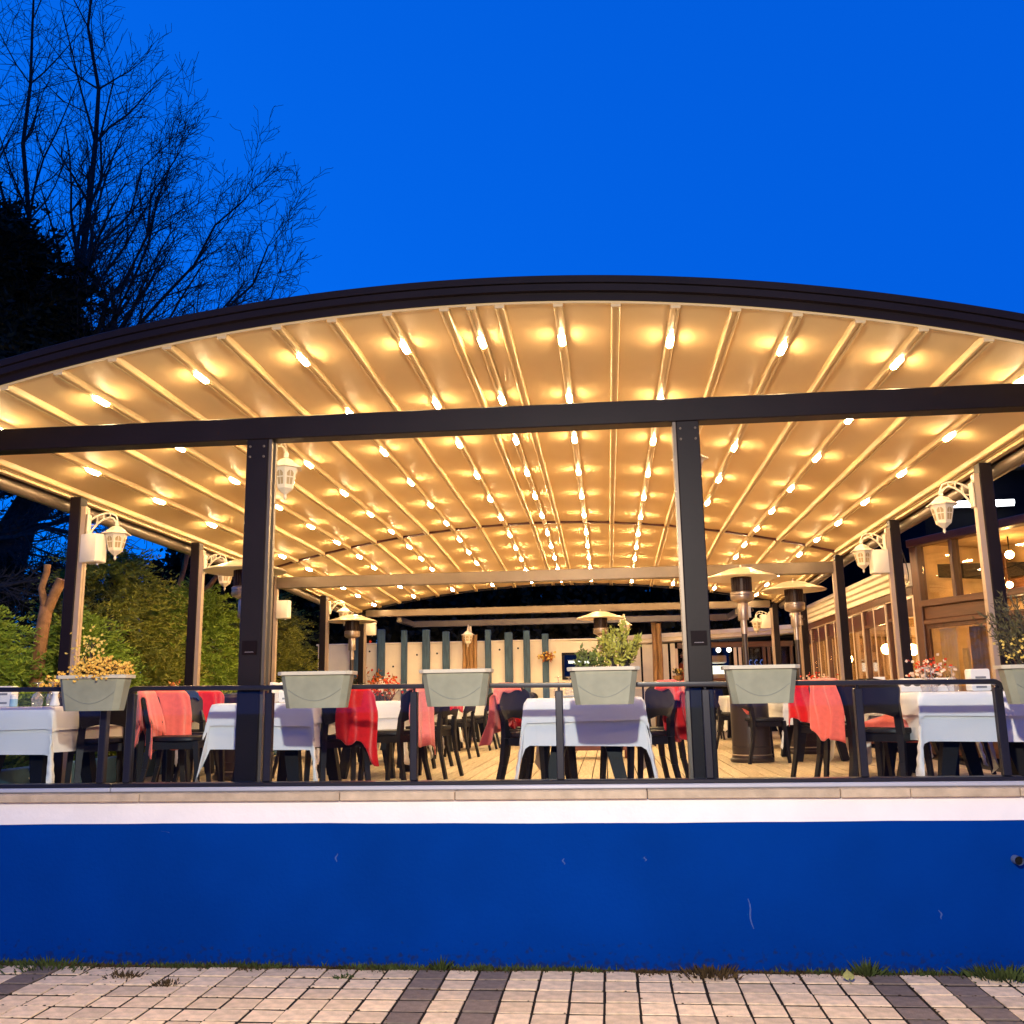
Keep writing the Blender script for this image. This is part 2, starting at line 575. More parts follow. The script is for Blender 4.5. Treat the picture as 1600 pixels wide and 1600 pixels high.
structure('ground', MB().box(-150, 150, -150, 200, -0.5, -0.2), 'ground_dark')
structure('road', MB().box(-60, 60, -12, -2.0, -0.19, -0.12), 'asphalt')
structure('garden_ground', MB().box(-60, -5.02, 6.42, 120, -0.15, 0.80).box(-5.02, 60, 21.3, 120, -0.15, 0.79)
          .box(3.62, 60, 6.42, 21.298, -0.15, 0.80), 'ground_dark')

# pavement of square slabs, some columns dark grey
pav = structure('pavement', MB().box(-30, 30, -2.0, 6.148, -0.16, -0.0065), 'joint_soil')
PW, PD = 0.1875, 0.195
dark_cols = {-15, -13, 0, 2, 14, 16}
tile_me = []
for k in range(4):
    g = MB()
    w0, w1, d0, d1 = [0.0062 + .002 * ((k * 7 + q * 3) % 4) / 3 for q in range(4)]
    g.bbox(-PW / 2 + w0, PW / 2 - w1, -PD / 2 + d0 + .0065, PD / 2 - d1 - .0065, -0.03, 0.0, 0.0022)
    tile_me.append((g.mesh('tile_cream', 'tile_cream'), g.mesh('tile_grey', 'tile_grey')))
for row in range(7):
    yc = 6.145 - 0.055 - PD / 2 - row * PD + (0.03 if row == 0 else 0)
    for c in range(-21, 20):
        xc = -1.2 + (c + 0.5) * PW + rnd.uniform(-.002, .002)
        d = c in dark_cols
        o = link('tile', tile_me[rnd.randrange(4)][1 if d else 0], pav,
                 (xc, yc + rnd.uniform(-.002, .002) - (0.03 if row == 0 else 0), rnd.uniform(-.004, .003)))
        o.rotation_euler = (rnd.uniform(-.012, .012), rnd.uniform(-.012, .012), rnd.uniform(-.010, .010))
far_c, far_g = MB(), MB()
for row in range(7, 40):
    yc = 6.09 - PD / 2 - row * PD
    for c in range(-34, 32):
        if not (-8.2 < -1.2 + c * PW < 6.2):
            continue
        xc = -1.2 + (c + 0.5) * PW
        (far_g if c in dark_cols else far_c).box(xc - PW / 2 + .004, xc + PW / 2 - .004, yc - PD / 2 + .004, yc + PD / 2 - .004, -.03, rnd.uniform(-.003, .002))
for row in range(0, 7):
    yc = 6.09 - PD / 2 - row * PD
    for c in list(range(-40, -21)) + list(range(20, 40)):
        xc = -1.2 + (c + 0.5) * PW
        far_c.box(xc - PW / 2 + .004, xc + PW / 2 - .004, yc - PD / 2 + .004, yc + PD / 2 - .004, -.03, rnd.uniform(-.003, .002))
o = far_c.build('tile_field', 'tile_cream', pav)
o['kind'] = 'stuff'
o = far_g.build('tile_field', 'tile_grey', pav)
o['kind'] = 'stuff'

# timber deck
deck = structure('deck_floor', MB().box(-5.02, 3.618, 6.402, 21.296, 0.5, FZ - 0.016), 'gap_dark')
PLW = 0.146
pl_me = []
for k in range(3):
    g = MB()
    g.bbox(-PLW / 2 + .004 + .0015 * k, PLW / 2 - .0045, 0.004, 2.396, -0.012, 0.0, 0.003)
    pl_me.append(g.mesh('plank', 'plank_wood'))
ncol = 58
rest = MB()
for c in range(ncol):
    xc = -4.85 + (c + .5) * PLW
    off = (0.0, 1.1, 0.5, 1.6)[c % 4]
    y = 6.44 - off
    for k in range(8):
        y0 = y + k * 2.4
        if y0 > 20.9 or y0 + 2.4 < 6.5:
            continue
        if y0 > 6.45 and 8.3 < y0 + 2.4 < 18.2:
            link('plank', pl_me[rnd.randrange(3)], deck, (xc, y0, FZ + rnd.uniform(-.002, .001)))
        else:
            rest.box(xc - PLW / 2 + .003, xc + PLW / 2 - .003, max(6.44, y0) + .002, min(21.2, y0 + 2.4) - .002, FZ - .012, FZ + rnd.uniform(-.002, .001))
o = rest.build('plank_field', 'plank_wood', deck)
o['kind'] = 'stuff'

# ------------------------------------------------------------------ retaining wall
wall = thing('retaining_wall', 'long dark blue painted retaining wall with white band under the glass balustrade', 'wall', (-0.8, 6.27, 0))
wpart('wall_body', MB().box(-9, 7, 6.150, 6.40, -0.1, 0.982), 'paint_blue', wall)
wb = MB()
N = 60
zl = [0.843 + 0.004 * math.sin(i * .33) + 0.0012 * math.sin(i * 1.9 + 1) for i in range(N + 1)]
for i in range(N):
    xa, xb = -9 + 16 * i / N, -9 + 16 * (i + 1) / N
    wb.add([(xa, 6.147, zl[i]), (xb, 6.147, zl[i + 1]), (xb, 6.147, .981), (xa, 6.147, .981)], [(0, 1, 2, 3)])
    wb.add([(xa, 6.147, zl[i]), (xb, 6.147, zl[i + 1]), (xb, 6.1495, zl[i + 1]), (xa, 6.1495, zl[i])], [(3, 2, 1, 0)])
wpart('white_band', wb, 'white_paint', wall)
xs = [-9, -7.9, -6.6, -5.35, -4.2, -3.05, -1.72, -0.98, 0.22, 1.38, 1.79, 2.42, 3.4, 4.6, 5.9, 7]
for a, b in zip(xs[:-1], xs[1:]):
    g = MB().bbox(a + .002, b - .002, 6.112 + rnd.uniform(-.003, .003), 6.44, .984, 1.036 + rnd.uniform(-.001, .001), .005)
    wpart('coping_stone', g, 'coping_stone', wall)
g = MB().tube([(2.36, 6.09, .625), (2.36, 6.16, .625)], .026, 16, cap=False)
wpart('drain_pipe', g, 'pipe_grey', wall, smooth=True, angle=40)
wpart('drain_hole', MB().tube([(2.36, 6.105, .625), (2.36, 6.1485, .625)], .0225, 16), 'panel_dark', wall)

for k, (x, z, h, lean) in enumerate([(.795, .40, .17, .02), (-1.74, .66, .05, -.005), (-.31, .63, .035, .004), (.19, .64, .025, .004), (-2.9, .80, .012, .06), (1.9, .34, .05, .01)]):
    g = MB()
    for i in range(6):
        u, v = i / 6, (i + 1) / 6
        wd = .0025 + .003 * math.sin(PI * (u + .08))
        xa, xb = x + lean * u + .006 * math.sin(u * 7 + k), x + lean * v + .006 * math.sin(v * 7 + k)
        g.add([(xa - wd, 6.1493, z - h * u), (xa + wd, 6.1493, z - h * u), (xb + wd * .8, 6.1493, z - h * v), (xb - wd * .8, 6.1493, z - h * v)], [(0, 3, 2, 1)])
    wpart('scuff', g, 'scuff', wall)

# ------------------------------------------------------------------ glass balustrades


def rail_z(x):
    return 1.688 - 0.009 * (x + .62)


def balustrade(label, x0, x1, posts, ends):
    t = thing('glass_balustrade', label, 'balustrade', ((x0 + x1) / 2, 6.27, 1.036))
    pr = [(-.032, -.016), (.032, -.016), (.034, -.008), (.032, .012), (.024, .016), (-.024, .016), (-.032, .012), (-.034, -.008)]
    fr = []
    if ends[0]:
        for k in range(6):
            a = R(90 * k / 5)
            fr.append(((x0 + .05 - .05 * math.cos(a), 6.27, rail_z(x0) - .05 + .05 * math.sin(a)), (0, 1, 0), (-math.cos(a), 0, math.sin(a))))
    else:
        fr.append(((x0, 6.27, rail_z(x0)), (0, 1, 0), (0, 0, 1)))
    for k in range(1, 12):
        x = x0 + .05 + (x1 - x0 - .1) * k / 12
        fr.append(((x, 6.27, rail_z(x)), (0, 1, 0), (0, 0, 1)))
    if ends[1]:
        for k in range(6):
            a = R(90 - 90 * k / 5)
            fr.append(((x1 - .05 + .05 * math.cos(a), 6.27, rail_z(x1) - .05 + .05 * math.sin(a)), (0, 1, 0), (math.cos(a), 0, math.sin(a))))
    else:
        fr.append(((x1, 6.27, rail_z(x1)), (0, 1, 0), (0, 0, 1)))
    wpart('handrail', MB().sweep(pr, fr), 'rail_metal', t, smooth=True, angle=45)
    for x in posts:
        g = MB().bbox(x - .024, x + .024, 6.242, 6.298, 1.092, rail_z(x) - .035, .005)
        g.tube([(x, 6.27, rail_z(x) - .037), (x, 6.27, rail_z(x) - .014)], .009, 8)
        wpart('post', g, 'rail_metal', t)
    wpart('base_channel', MB().bbox(x0 - .06, x1 + .06, 6.20, 6.33, 1.038, 1.066, .006), 'channel_metal', t)
    wpart('channel_cap', MB().bbox(x0 - .06, x1 + .06, 6.212, 6.318, 1.0665, 1.091, .004), 'rail_metal', t)
    pp = sorted(posts)
    for a, b in zip(pp[:-1], pp[1:]):
        n = max(1, round((b - a) / 1.0))
        for i in range(n):
            xa, xb = a + (b - a) * i / n, a + (b - a) * (i + 1) / n
            xa += .024 if i == 0 else .003
            xb -= .024 if i == n - 1 else .003
            gp = wpart('glass_panel', MB().box(xa, xb, 6.2655, 6.2745, 1.092, rail_z((xa + xb) / 2) - .030), 'glass_clear', t)
    return t


balustrade('long glass balustrade with dark handrail running across the middle behind four planters', -3.235, 2.435, [-3.215, -2.251, -1.271, -.317, .62, 1.565, 2.412], (1, 1))
balustrade('shorter glass balustrade at the left edge, its handrail ending behind the yellow flowers', -8.5, -3.36, [-8.48, -7.4, -6.4, -5.4, -4.4, -3.40], (0, 1))
balustrade('glass balustrade at the right edge, mostly behind the rightmost planter', 2.60, 6.6, [2.64, 3.6, 4.6, 5.6, 6.58], (1, 0))
g = MB().box(1.640, 1.647, 6.252, 6.2645, 1.092, 1.655)

# ------------------------------------------------------------------ canopy
XC, HW = -0.8175, 4.12


def lerp(y, xs, ys):
    return float(np.interp(y, xs, ys))


def roof(x, y):
    return lerp(y, [5.85, 13.4, 18.6], [4.18, 4.09, 3.82]) - lerp(y, [5.85, 13.4, 18.6], [.64, .57, .46]) * ((x - XC) / HW) ** 2


RAFT = [-4.86, -4.465, -4.07, -3.685, -3.30, -2.915, -2.53, -2.145, -1.765, -1.385, -1.0, -.818, -.628, -.24, .14, .525, .91, 1.295, 1.68, 2.06, 2.445, 2.83, 3.22]
LIT = [-4.465, -3.685, -2.915, -2.145, -1.385, -.818, -.24, .525, 1.295, 2.06, 2.83]
LY = [6.44, 7.75, 9.02, 10.33, 11.55, 12.75, 13.95, 14.9, 15.85, 16.85, 18.05]
can = thing('canopy', 'large arched canopy with cream fabric roof and dark posts over the dining deck', 'canopy', (XC, 12.2, FZ))
MOD = [(5.868, 13.365), (13.435, 18.60)]
for ya, yb in MOD:
    for a, b in zip(RAFT[:-1], RAFT[1:]):
        def fab(u, v, a=a, b=b, ya=ya, yb=yb):
            x, y = a + (b - a) * u, ya + (yb - ya) * v
            return (x, y, roof(x, y) + .012 - (.010 + .002 * math.sin(a * 31 + y * .8)) * (4 * u * (1 - u)) * (b - a) / .39)
        g = MB().grid(fab, 6, 14)
        wpart('fabric_panel', g, 'pvc', can, smooth=True)
    for x in RAFT:
        pr = [(-.033, .008), (-.030, -.028), (-.024, -.036), (-.010, -.036), (-.010, -.022), (.010, -.022), (.010, -.036), (.024, -.036), (.030, -.028), (.033, .008)]
        fr = [((x, y, roof(x, y)), (1, 0, -2 * .6 * (x - XC) / HW ** 2), (0, 0, 1)) for y in np.linspace(ya + .012, yb - .012, 9)]
        wpart('rafter', MB().sweep(pr, fr), 'rafter_cream', can)
        if ya < 6:
            wpart('end_bracket', MB().box(x - .032, x + .032, 5.866, 5.879, roof(x, 5.87) - .034, roof(x, 5.87) + .0), 'rafter_cream', can)


def arch_frames(y, n=64, x0=XC - HW - .06, x1=XC + HW + .06):
    fr = []
    for i in range(n + 1):
        x = x0 + (x1 - x0) * i / n
        s = -2 * lerp(y, [5.85, 13.4, 18.6], [.64, .57, .46]) * (x - XC) / HW ** 2
        nrm = Vector((-s, 0, 1)).normalized()
        fr.append(((x, y, roof(x, y)), (0, -1, 0), tuple(nrm)))
    return fr


wpart('front_fascia', MB().sweep([(-.015, .004), (-.002, .004), (-.002, .056), (.030, .060), (.030, .104), (.014, .106), (.014, .113), (.036, .115), (.036, .160), (.028, .166), (-.015, .166)], arch_frames(5.85)), 'metal_dark', can)
wpart('edge_trim', MB().sweep([(-.03, -.012), (-.012, -.012), (-.012, .003), (-.03, .003)], arch_frames(5.85)), 'rafter_cream', can)
wpart('rear_fascia', MB().sweep([(-.06, -.03), (0, -.03), (0, .16), (-.06, .16)], arch_frames(18.61)), 'metal_dark', can)
wpart('middle_arch', MB().sweep([(-.03, -.018), (.03, -.018), (.03, .10), (-.03, .10)], arch_frames(13.4)), 'wood_red', can)
for s, x in ((-1, XC - HW), (1, XC + HW)):
    pts = [(x + s * .075, y, roof(x, y) - .085) for y in np.linspace(5.87, 18.6, 12)]
    wpart('gutter_pipe', MB().tube(pts, .058, 14), 'metal_bronze', can, smooth=True, angle=50)
    fr = [((x, y, roof(x, y)), (s, 0, 0), (0, 0, 1)) for y in np.linspace(5.87, 18.6, 12)]
    wpart('gutter_channel', MB().sweep([(.004, -.03), (.18, -.03), (.18, .13), (.004, .13)], fr), 'wood_red', can)
    wpart('fabric_lip', MB().sweep([(-.05, -.04), (.0, -.04), (.0, .01), (-.05, .01)], fr), 'rafter_cream', can)
# tie beams
wpart('tie_beam', MB().bbox(XC - HW - .05, XC + HW + .05, 6.33, 6.47, 3.450, 3.614, .006), 'metal_dark', can)
wpart('tie_beam', MB().bbox(-4.75, 3.15, 13.33, 13.47, 3.235, 3.395, .006), 'metal_bronze', can)
wpart('tie_beam', MB().bbox(-4.75, 3.15, 18.53, 18.67, 3.25, 3.385, .006), 'metal_bronze', can)
wpart('tie_beam', MB().bbox(-4.1, 2.55, 19.93, 20.07, 3.13, 3.26, .006), 'metal_bronze', can)
for x in (-4.1, 2.55):
    wpart('rear_arm', MB().bbox(x - .05, x + .05, 18.68, 19.92, 3.14, 3.25, .005), 'metal_bronze', can)
# posts
PY = [8.2, 10.8, 13.4, 16.0, 18.6]
for x in (-2.425, .604):
    wpart('post', MB().bbox(x - .078, x + .078, 6.322, 6.478, FZ + .001, 3.449, .006), 'metal_dark', can)
    s = 1 if x < 0 else -1
    g = MB().box(x + s * .079, x + s * .100, 6.34, 6.372, FZ + .002, 3.448)
    g.box(x + s * .079, x + s * .098, 6.43, 6.47, FZ + .002, 3.448)
    wpart('side_track', g, 'metal_bronze', can)
    for zb_, xb_ in ((3.395, -.05), (3.395, .05), (3.32, -.05), (3.32, .05)):
        o = MB().lathe([(.009, 0), (.009, .006), (.005, .008), (.0, .008)], 6).build('bolt', 'metal_bronze', can, loc=Vector((x + xb_, 6.3215, zb_)) - Vector(can.location))
        o.rotation_euler.x = R(90)
    q = wpart('plaque', MB().box(x - .052, x + .052, 6.314, 6.3215, 1.925, 2.02), 'plaque', can)
    g = MB()
    for k in range(9):
        g.box(x - .031 + .007 * k, x - .031 + .007 * k + .0045, 6.3125, 6.3138, 1.941, 1.945 + .002 * (k % 2))
    o = g.build('printed_line', 'plaque_print', q)
for s, x in ((1, -4.84), (-1, 3.24)):
    for y in [6.4] + PY:
        zt = 3.449 if y == 6.4 else roof(XC + HW, y) - .032
        wpart('post', MB().bbox(x - .052, x + .052, y - .06, y + .06, FZ + .001, zt, .005), 'metal_dark', can)
        if y > 7:
            g = MB().box(x + s * .053, x + s * .098, y - .045, y - .012, FZ + .002, zt - .09)
            g.box(x + s * .053, x + s * .090, y + .008, y + .045, FZ + .002, zt - .09)
            wpart('side_track', g, 'track_metal', can)

# glowing lamps under the lit rafters
ORD = ['first', 'second', 'third', 'fourth', 'fifth', 'sixth', 'seventh', 'eighth', 'ninth', 'tenth', 'eleventh', 'twelfth', 'thirteenth']
g = MB().tube([(0, -.088, 0), (0, -.075, 0), (0, .075, 0), (0, .088, 0)], [.019, .024, .024, .019], 8)
bulb_me = g.mesh('bulb', 'bulb', smooth=True)
clip_me = MB().box(-.015, .015, -.100, -.0885, .004, .024).mesh('end_clip', 'rafter_cream')
for i, x in enumerate(LIT):
    for j, y in enumerate(LY):
        z = roof(x, y) - .031
        t = thing('rafter_lamp', f'glowing warm tube lamp, {ORD[j]} from the street on the {ORD[i]} lit rafter from the left',
                  'lamp', (x, y, z), group='glowing tube lamps under the canopy rafters')
        link('bulb', bulb_me, t)
        if j < 6:
            link('end_clip', clip_me, t)
        link('end_clip', clip_me, t, (0, .1885, 0))

# ================================================================== CHAIRS


def backrest_mesh():
    """solid bell-shaped curved back plate, thickened"""
    nu, nv, t = 18, 12, .022
    zb, zt = .565, .845

    def prof(v):                       # half width along the height
        w = .158 + .062 * (v ** .7)
        if v > .62:
            q = (v - .62) / .38
            w *= math.sqrt(max(0.0, 1 - (q * .985) ** 3.2)) * .99 + .01
        return w

    def pt(u, v, off):
        a = 2 * u - 1
        w = prof(v)
        x = a * w
        z = zb + (zt - zb) * v + (1 - a * a) * .035 * (1 - v) - .0 * v
        y = -.235 - .055 * v + .95 * x * x - .0 + off
        return (x, y, z)
    m = MB()
    m.grid(lambda u, v: pt(u, v, 0), nu, nv)
    b = len(m.v)
    w = nu + 1
    m.v += [pt(i / nu, j / nv, -t) for j in range(nv + 1) for i in range(nu + 1)]
    m.f += [tuple(reversed([q + b for q in f])) for f in list(m.f)]
    ring = [(i) for i in range(w)] + [j * w + nu for j in range(1, nv + 1)] + [nv * w + i for i in range(nu - 1, -1, -1)] + [j * w for j in range(nv - 1, 0, -1)]
    for k in range(len(ring)):
        p, q = ring[k], ring[(k + 1) % len(ring)]
        m.f.append((q, p, p + b, q + b))
    m.fix = True
    return m.mesh('backrest', 'chair_black', smooth=True, angle=50)


back_me = backrest_mesh()


def seat_mesh():
    n = 28
    vs, fs = [], []
    lay = [(0.92, .452), (1.0, .462), (1.0, .484), (.96, .494), (.80, .490), (.40, .484), (0.02, .482)]
    for s, z in lay:
        for k in range(n):
            t = 2 * PI * k / n
            c, q = math.cos(t), math.sin(t)
            ex = math.copysign(abs(c) ** .55, c) * .215
            ey = math.copysign(abs(q) ** .55, q) * .205
            if ey < 0:
                ex *= 1 + .22 * ey / .205 * .8
            vs.append((ex * s, ey * s, z))
    for i in range(len(lay) - 1):
        for k in range(n):
            fs.append((i * n + k, i * n + (k + 1) % n, (i + 1) * n + (k + 1) % n, (i + 1) * n + k))
    fs.append(tuple(range(n - 1, -1, -1)))
    fs.append(tuple(range((len(lay) - 1) * n, len(lay) * n)))
    return MB().add(vs, fs).mesh('seat', 'chair_black', smooth=True, angle=50)


seat_me = seat_mesh()
rear_me, front_me = [], []
for s in (-1, 1):
    pts = [(s * .185, -.275, 0), (s * .172, -.215, .25), (s * .165, -.195, .45), (s * .158, -.205, .585), (s * .176, -.235, .68)]
    g = MB()
    for k in range(4):
        w = [.034, .040, .050, .048, .030]
        g.bar(pts[k], pts[k + 1], w[k], w[k] * .9, w[k + 1], w[k + 1] * .75)
    rear_me.append(g.mesh('leg', 'chair_black'))
    g = MB().bar((s * .195, .200, 0), (s * .178, .165, .455), .030, .030, .044, .040)
    front_me.append(g.mesh('leg', 'chair_black'))
g = MB().box(-.165, .165, .140, .158, .395, .452).box(-.15, .15, -.18, -.165, .395, .452)
g.box(-.172, -.156, -.165, .14, .395, .452).box(.156, .172, -.165, .14, .395, .452)
frame_me = g.mesh('seat_frame', 'chair_black')
first_chair = []


def chair(x, y, a, label, group='black bistro chairs around the tables'):
    if not first_chair:
        t = thing('bistro_chair', label, 'chair', (x, y, FZ + .001), R(a), group)
        link('backrest', back_me, t)
        link('seat', seat_me, t)
        link('seat_frame', frame_me, t)
        for q in rear_me + front_me:
            link('leg', q, t)
        first_chair.append(t)
        return t
    return copy_tree(first_chair[0], label, (x, y, FZ + .001), R(a))


def blanket(ch, label, m, dx=0.0, w=.26, fd=.12, bd=.38, seed=0, flare=.10, skew=0.0):
    """throw folded over a chair back: front flap fd, back flap bd (metres)"""
    r = random.Random(seed)
    ph = [r.uniform(0, 6.3) for _ in range(4)]

    def topz(x):
        q = min(1, abs(x) / .222)
        return .845 - .09 * max(0, (q - .45) / .55) ** 2

    def yb(x, z):
        v = min(1, max(0, (z - .565) / .28))
        return -.235 - .055 * v + .95 * min(.05, x * x)

    def fn(u, v):
        a = 2 * u - 1
        hem = 1 + .11 * math.sin(a * 1.9 + ph[3]) + .06 * math.sin(a * 4.7 + ph[0])
        s = -fd + (fd + bd + .07) * v
        s = s * hem if s < 0 else (s if s < .07 else .07 + (s - .07) * hem)
        drop = max(0, -s) if s < 0 else max(0, s - .07)
        x = dx + a * w / 2 * (.90 + .30 * min(drop, .4) / .4) + skew * drop * (1 if s > 0 else -1) + .018 * math.sin(drop * 11 + ph[1] + a * 2) * min(1, drop / .1)
        zt = topz(x) + .010
        wav = math.sin(a * 5.2 + ph[1] + drop * 2.5) * .60 + math.sin(a * 9.5 + ph[2] - drop * 3) * .38 + .22 * math.sin(a * 15 + ph[3])
        if s < 0:
            z = zt - drop
            y = yb(x, z) + .014 + .10 * min(drop, .3) * (wav + 1.1) * .55
        elif s > .07:
            z = zt - drop
            y = yb(x, z) - .036 - flare * drop - (.014 + .13 * min(drop, .3)) * (wav + .9) * .6
        else:
            q = s / .07
            y = yb(x, zt) + .014 - q * .052
            z = zt + .012 * math.sin(PI * q)
        if v > .97 or v < .03:
            z -= .008 * math.sin(a * 7 + ph[2])
        return (x, y, z)
    o = MB().grid(fn, 26, 30).build('blanket', m, None, smooth=True)
    o.location = ch.location
    o.rotation_euler = ch.rotation_euler
    md = o.modifiers.new('thick', 'SOLIDIFY')
    md.thickness = .009
    md.offset = 1
    return tag(o, label, 'blanket', 'blankets over the chair backs')


# ================================================================== TABLES
leg_mb = {}


def table(x0, x1, y0, y1, label, cloth_label, seed=0, d=.335, top=.735, over=True):
    t = thing('dining_table', label, 'table', ((x0 + x1) / 2, (y0 + y1) / 2, FZ + .001), group='dining tables under white cloths')
    w, l = (x1 - x0) / 2, (y1 - y0) / 2
    MB().bbox(-w + .02, w - .02, -l + .02, l - .02, top - .05, top - .006, .004).build('tabletop', 'table_black', t)
    for sy in (-1, 1):
        for sx in (-1, 1):
            g = MB().bar((sx * (w - .13), sy * (l - .14), 0), (sx * .13, sy * (l - .24), top - .055), .075, .085, .13, .09)
            g.build('leg', 'table_black', t)
    MB().box(-.06, .06, -l + .25, l - .25, top - .13, top - .056).build('stretcher', 'table_black', t)
    cl = MB()
    r = random.Random(seed)
    ph = [r.uniform(0, 6.3) for _ in range(6)]

    def sheet(d, lift, out, amp, tilt):
        def fn(u, v):
            X, Y = (2 * u - 1) * (w + d), (2 * v - 1) * (l + d)
            ox, oy = max(0, abs(X) - w), max(0, abs(Y) - l)
            sx, sy = math.copysign(1, X), math.copysign(1, Y)
            bx, by = min(abs(X), w), min(abs(Y), l)
            if ox == 0 and oy == 0:
                return (X, Y, top + lift + .0015 * math.sin(X * 7 + ph[0]) * math.sin(Y * 5 + ph[1]))
            mn, mxx = min(ox, oy), max(ox, oy)
            drop = mxx + .85 * mn
            wv = math.sin(by * 9 * sy + ph[2]) if ox > oy else math.sin(bx * 9 * sx + ph[3])
            k = drop * (1 + tilt * (X if oy > ox else Y))
            fl = (.05 + amp * wv) * drop + out
            if mn > 0:                     # corner folds outwards into a hanging cone
                e = .16 * mn
                px = bx + (fl if ox >= oy else .35 * fl + .55 * mn * .4) + e * .5
                py = by + (fl if oy >= ox else .35 * fl + .55 * mn * .4) + e * .5
            else:
                px, py = bx + (fl if ox > 0 else 0), by + (fl if oy > 0 else 0)
            rr = min(1, drop / .03)
            z = top + lift - k + .012 * (1 - rr) * 0
            return (sx * px, sy * py, z)
        us = sorted(set([0, 1] + [round(i / 30, 5) for i in range(31)]))
        cl.grid(fn, 34, 44)
    sheet(d, .002, .0, .04, .05)
    o = cl.build('tablecloth', 'cloth_white', None, smooth=True, loc=t.location)
    tag(o, cloth_label, 'tablecloth', 'white cloths on the dining tables')
    if over:
        cl = MB()
        sheet(d * .50, .006, .020, .05, -.10 if seed % 2 else .12)
        ov = cl.build('cloth_overlay', 'cloth_white', o, smooth=True)
    return t


def add_set(ph, x0, x1, y0, y1, left, right, seed, over=True):
    """a table with its cloth and its chairs; left/right are lists of (x, y, angle)"""
    table(x0, x1, y0, y1, f'black-legged dining table {ph}', f'white tablecloth draped over the dining table {ph}', seed, over=over)
    out = []
    for side, L in (('left', left), ('right', right)):
        for k, (x, y, a) in enumerate(L):
            pos = '' if len(L) == 1 else (', nearest the street' if k == 0 else (', farthest from the street' if k == len(L) - 1 else (', second from the street' if len(L) > 2 else '')))
            out.append(chair(x, y, a, f'black chair {side} of the table {ph}{pos}'))
    return out


A = add_set('behind the yellow flower planter', -4.78, -4.06, 6.72, 7.75, [], [(-3.98, 7.28, 37), (-3.86, 7.95, 42)], 1)
B = add_set('by the left front post', -2.95, -2.2, 7.0, 8.35, [(-3.42, 7.5, -80), (-3.5, 8.35, -95)], [(-2.12, 7.45, 32), (-1.86, 8.25, 66)], 2)
C = add_set('below the two green shrubs', -.59, .24, 7.0, 8.8, [(-.53, 7.35, -122), (-.60, 7.95, -118), (-.63, 8.55, -112)], [(.20, 7.35, 122), (.32, 8.05, 116)], 3)
D = add_set('at the right front corner', 2.16, 3.02, 6.95, 8.2, [(2.06, 7.40, -40), (2.0, 8.25, -56)], [(3.25, 7.6, 95)], 4)
E = add_set('behind the right front table', 2.2, 3.0, 8.45, 9.7, [(1.97, 9.1, -52)], [(3.2, 9.1, 92)], 5)
F = add_set('behind the salmon blankets', -4.83, -4.2, 9.1, 10.4, [(-4.5, 10.75, 175)], [(-4.12, 9.2, 62), (-3.95, 10.2, 98)], 6)
G = add_set('behind the bright red blanket', -2.75, -2.0, 9.25, 10.4, [(-3.1, 9.7, -88)], [(-1.78, 9.5, 74)], 7)
H = add_set('seen under the empty planter', -3.0, -2.28, 11.3, 12.7, [(-3.3, 11.7, -90)], [(-2.12, 10.95, 68), (-2.02, 12.6, 80)], 8)
I = add_set('beside the nearest tall heater', 1.98, 2.75, 11.1, 12.3, [(1.72, 11.15, -72)], [(2.95, 11.7, 90)], 9)
J = add_set('third along the left side', -4.7, -3.95, 12.2, 13.5, [], [(-3.7, 12.5, 86), (-3.7, 13.2, 95)], 10, False)
K = add_set('far back left of aisle', -2.95, -2.2, 14.0, 15.3, [(-3.25, 14.6, -92)], [(-2.0, 14.5, 82), (-1.98, 15.1, 96)], 11, False)
L_ = add_set('far back in the middle', -.65, .15, 14.6, 15.8, [(-.9, 14.9, -88), (-.92, 15.5, -95)], [(.42, 15.2, 90)], 12, False)
M_ = add_set('far back on the right', 2.0, 2.75, 13.9, 15.1, [(1.75, 14.2, -84), (1.74, 14.9, -95)], [(2.98, 14.5, 90)], 13, False)
N_ = add_set('at the very back right', 2.0, 2.75, 16.6, 17.8, [(1.75, 17.1, -90)], [], 14, False)
O_ = add_set('at the very back left', -2.95, -2.2, 17.0, 18.2, [], [(-1.97, 17.3, 86), (-1.97, 17.9, 92)], 15, False)

blanket(A[1], 'salmon blanket hanging straight down its chair back, left of the other salmon one', 'blanket_salmon', .02, .38, .10, .42, 1, .08, .06)
blanket(B[0], 'long salmon blanket slung over the chair back left of the front post', 'blanket_salmon', .03, .38, .42, .34, 2, .12, .02)
blanket(B[1], 'navy blanket over the chair back behind the salmon blankets', 'blanket_navy', 0, .34, .06, .10, 3)
blanket(F[1], 'red blanket over a chair back just left of the left front post', 'blanket_red', 0, .40, .10, .26, 4)
blanket(B[2], 'bright red blanket hanging over the chair right of the left front table', 'blanket_red', .07, .31, .12, .45, 5, .05)
blanket(B[3], 'pink blanket over the chair just behind the bright red blanket', 'blanket_pink', .03, .38, .12, .46, 6, .10, .06)
blanket(C[0], 'coral blanket bunched over the nearest left chair of the middle table', 'blanket_salmon', .07, .40, .06, .34, 7, .18, .0)
blanket(C[1], 'red blanket over the second left chair of the middle table', 'blanket_red', .02, .36, .38, .14, 8, .12)
blanket(C[2], 'pale coral blanket on top of the third left chair of the middle table', 'blanket_salmon', .0, .32, .06, .12, 9)
blanket(C[3], 'striking red blanket over the nearest right chair of the middle table', 'blanket_red', -.09, .42, .06, .42, 10, .30, .0)
blanket(C[4], 'coral red blanket over the second right chair of the middle table', 'blanket_salmon', -.05, .42, .05, .36, 11, .24, .0)
blanket(D[1], 'salmon blanket over the chair left of the right front table', 'blanket_salmon', .0, .31, .10, .44, 12, .05)
blanket(E[0], 'deep red blanket over the chair behind the salmon one on the right', 'blanket_red', .02, .34, .10, .38, 13, .05)
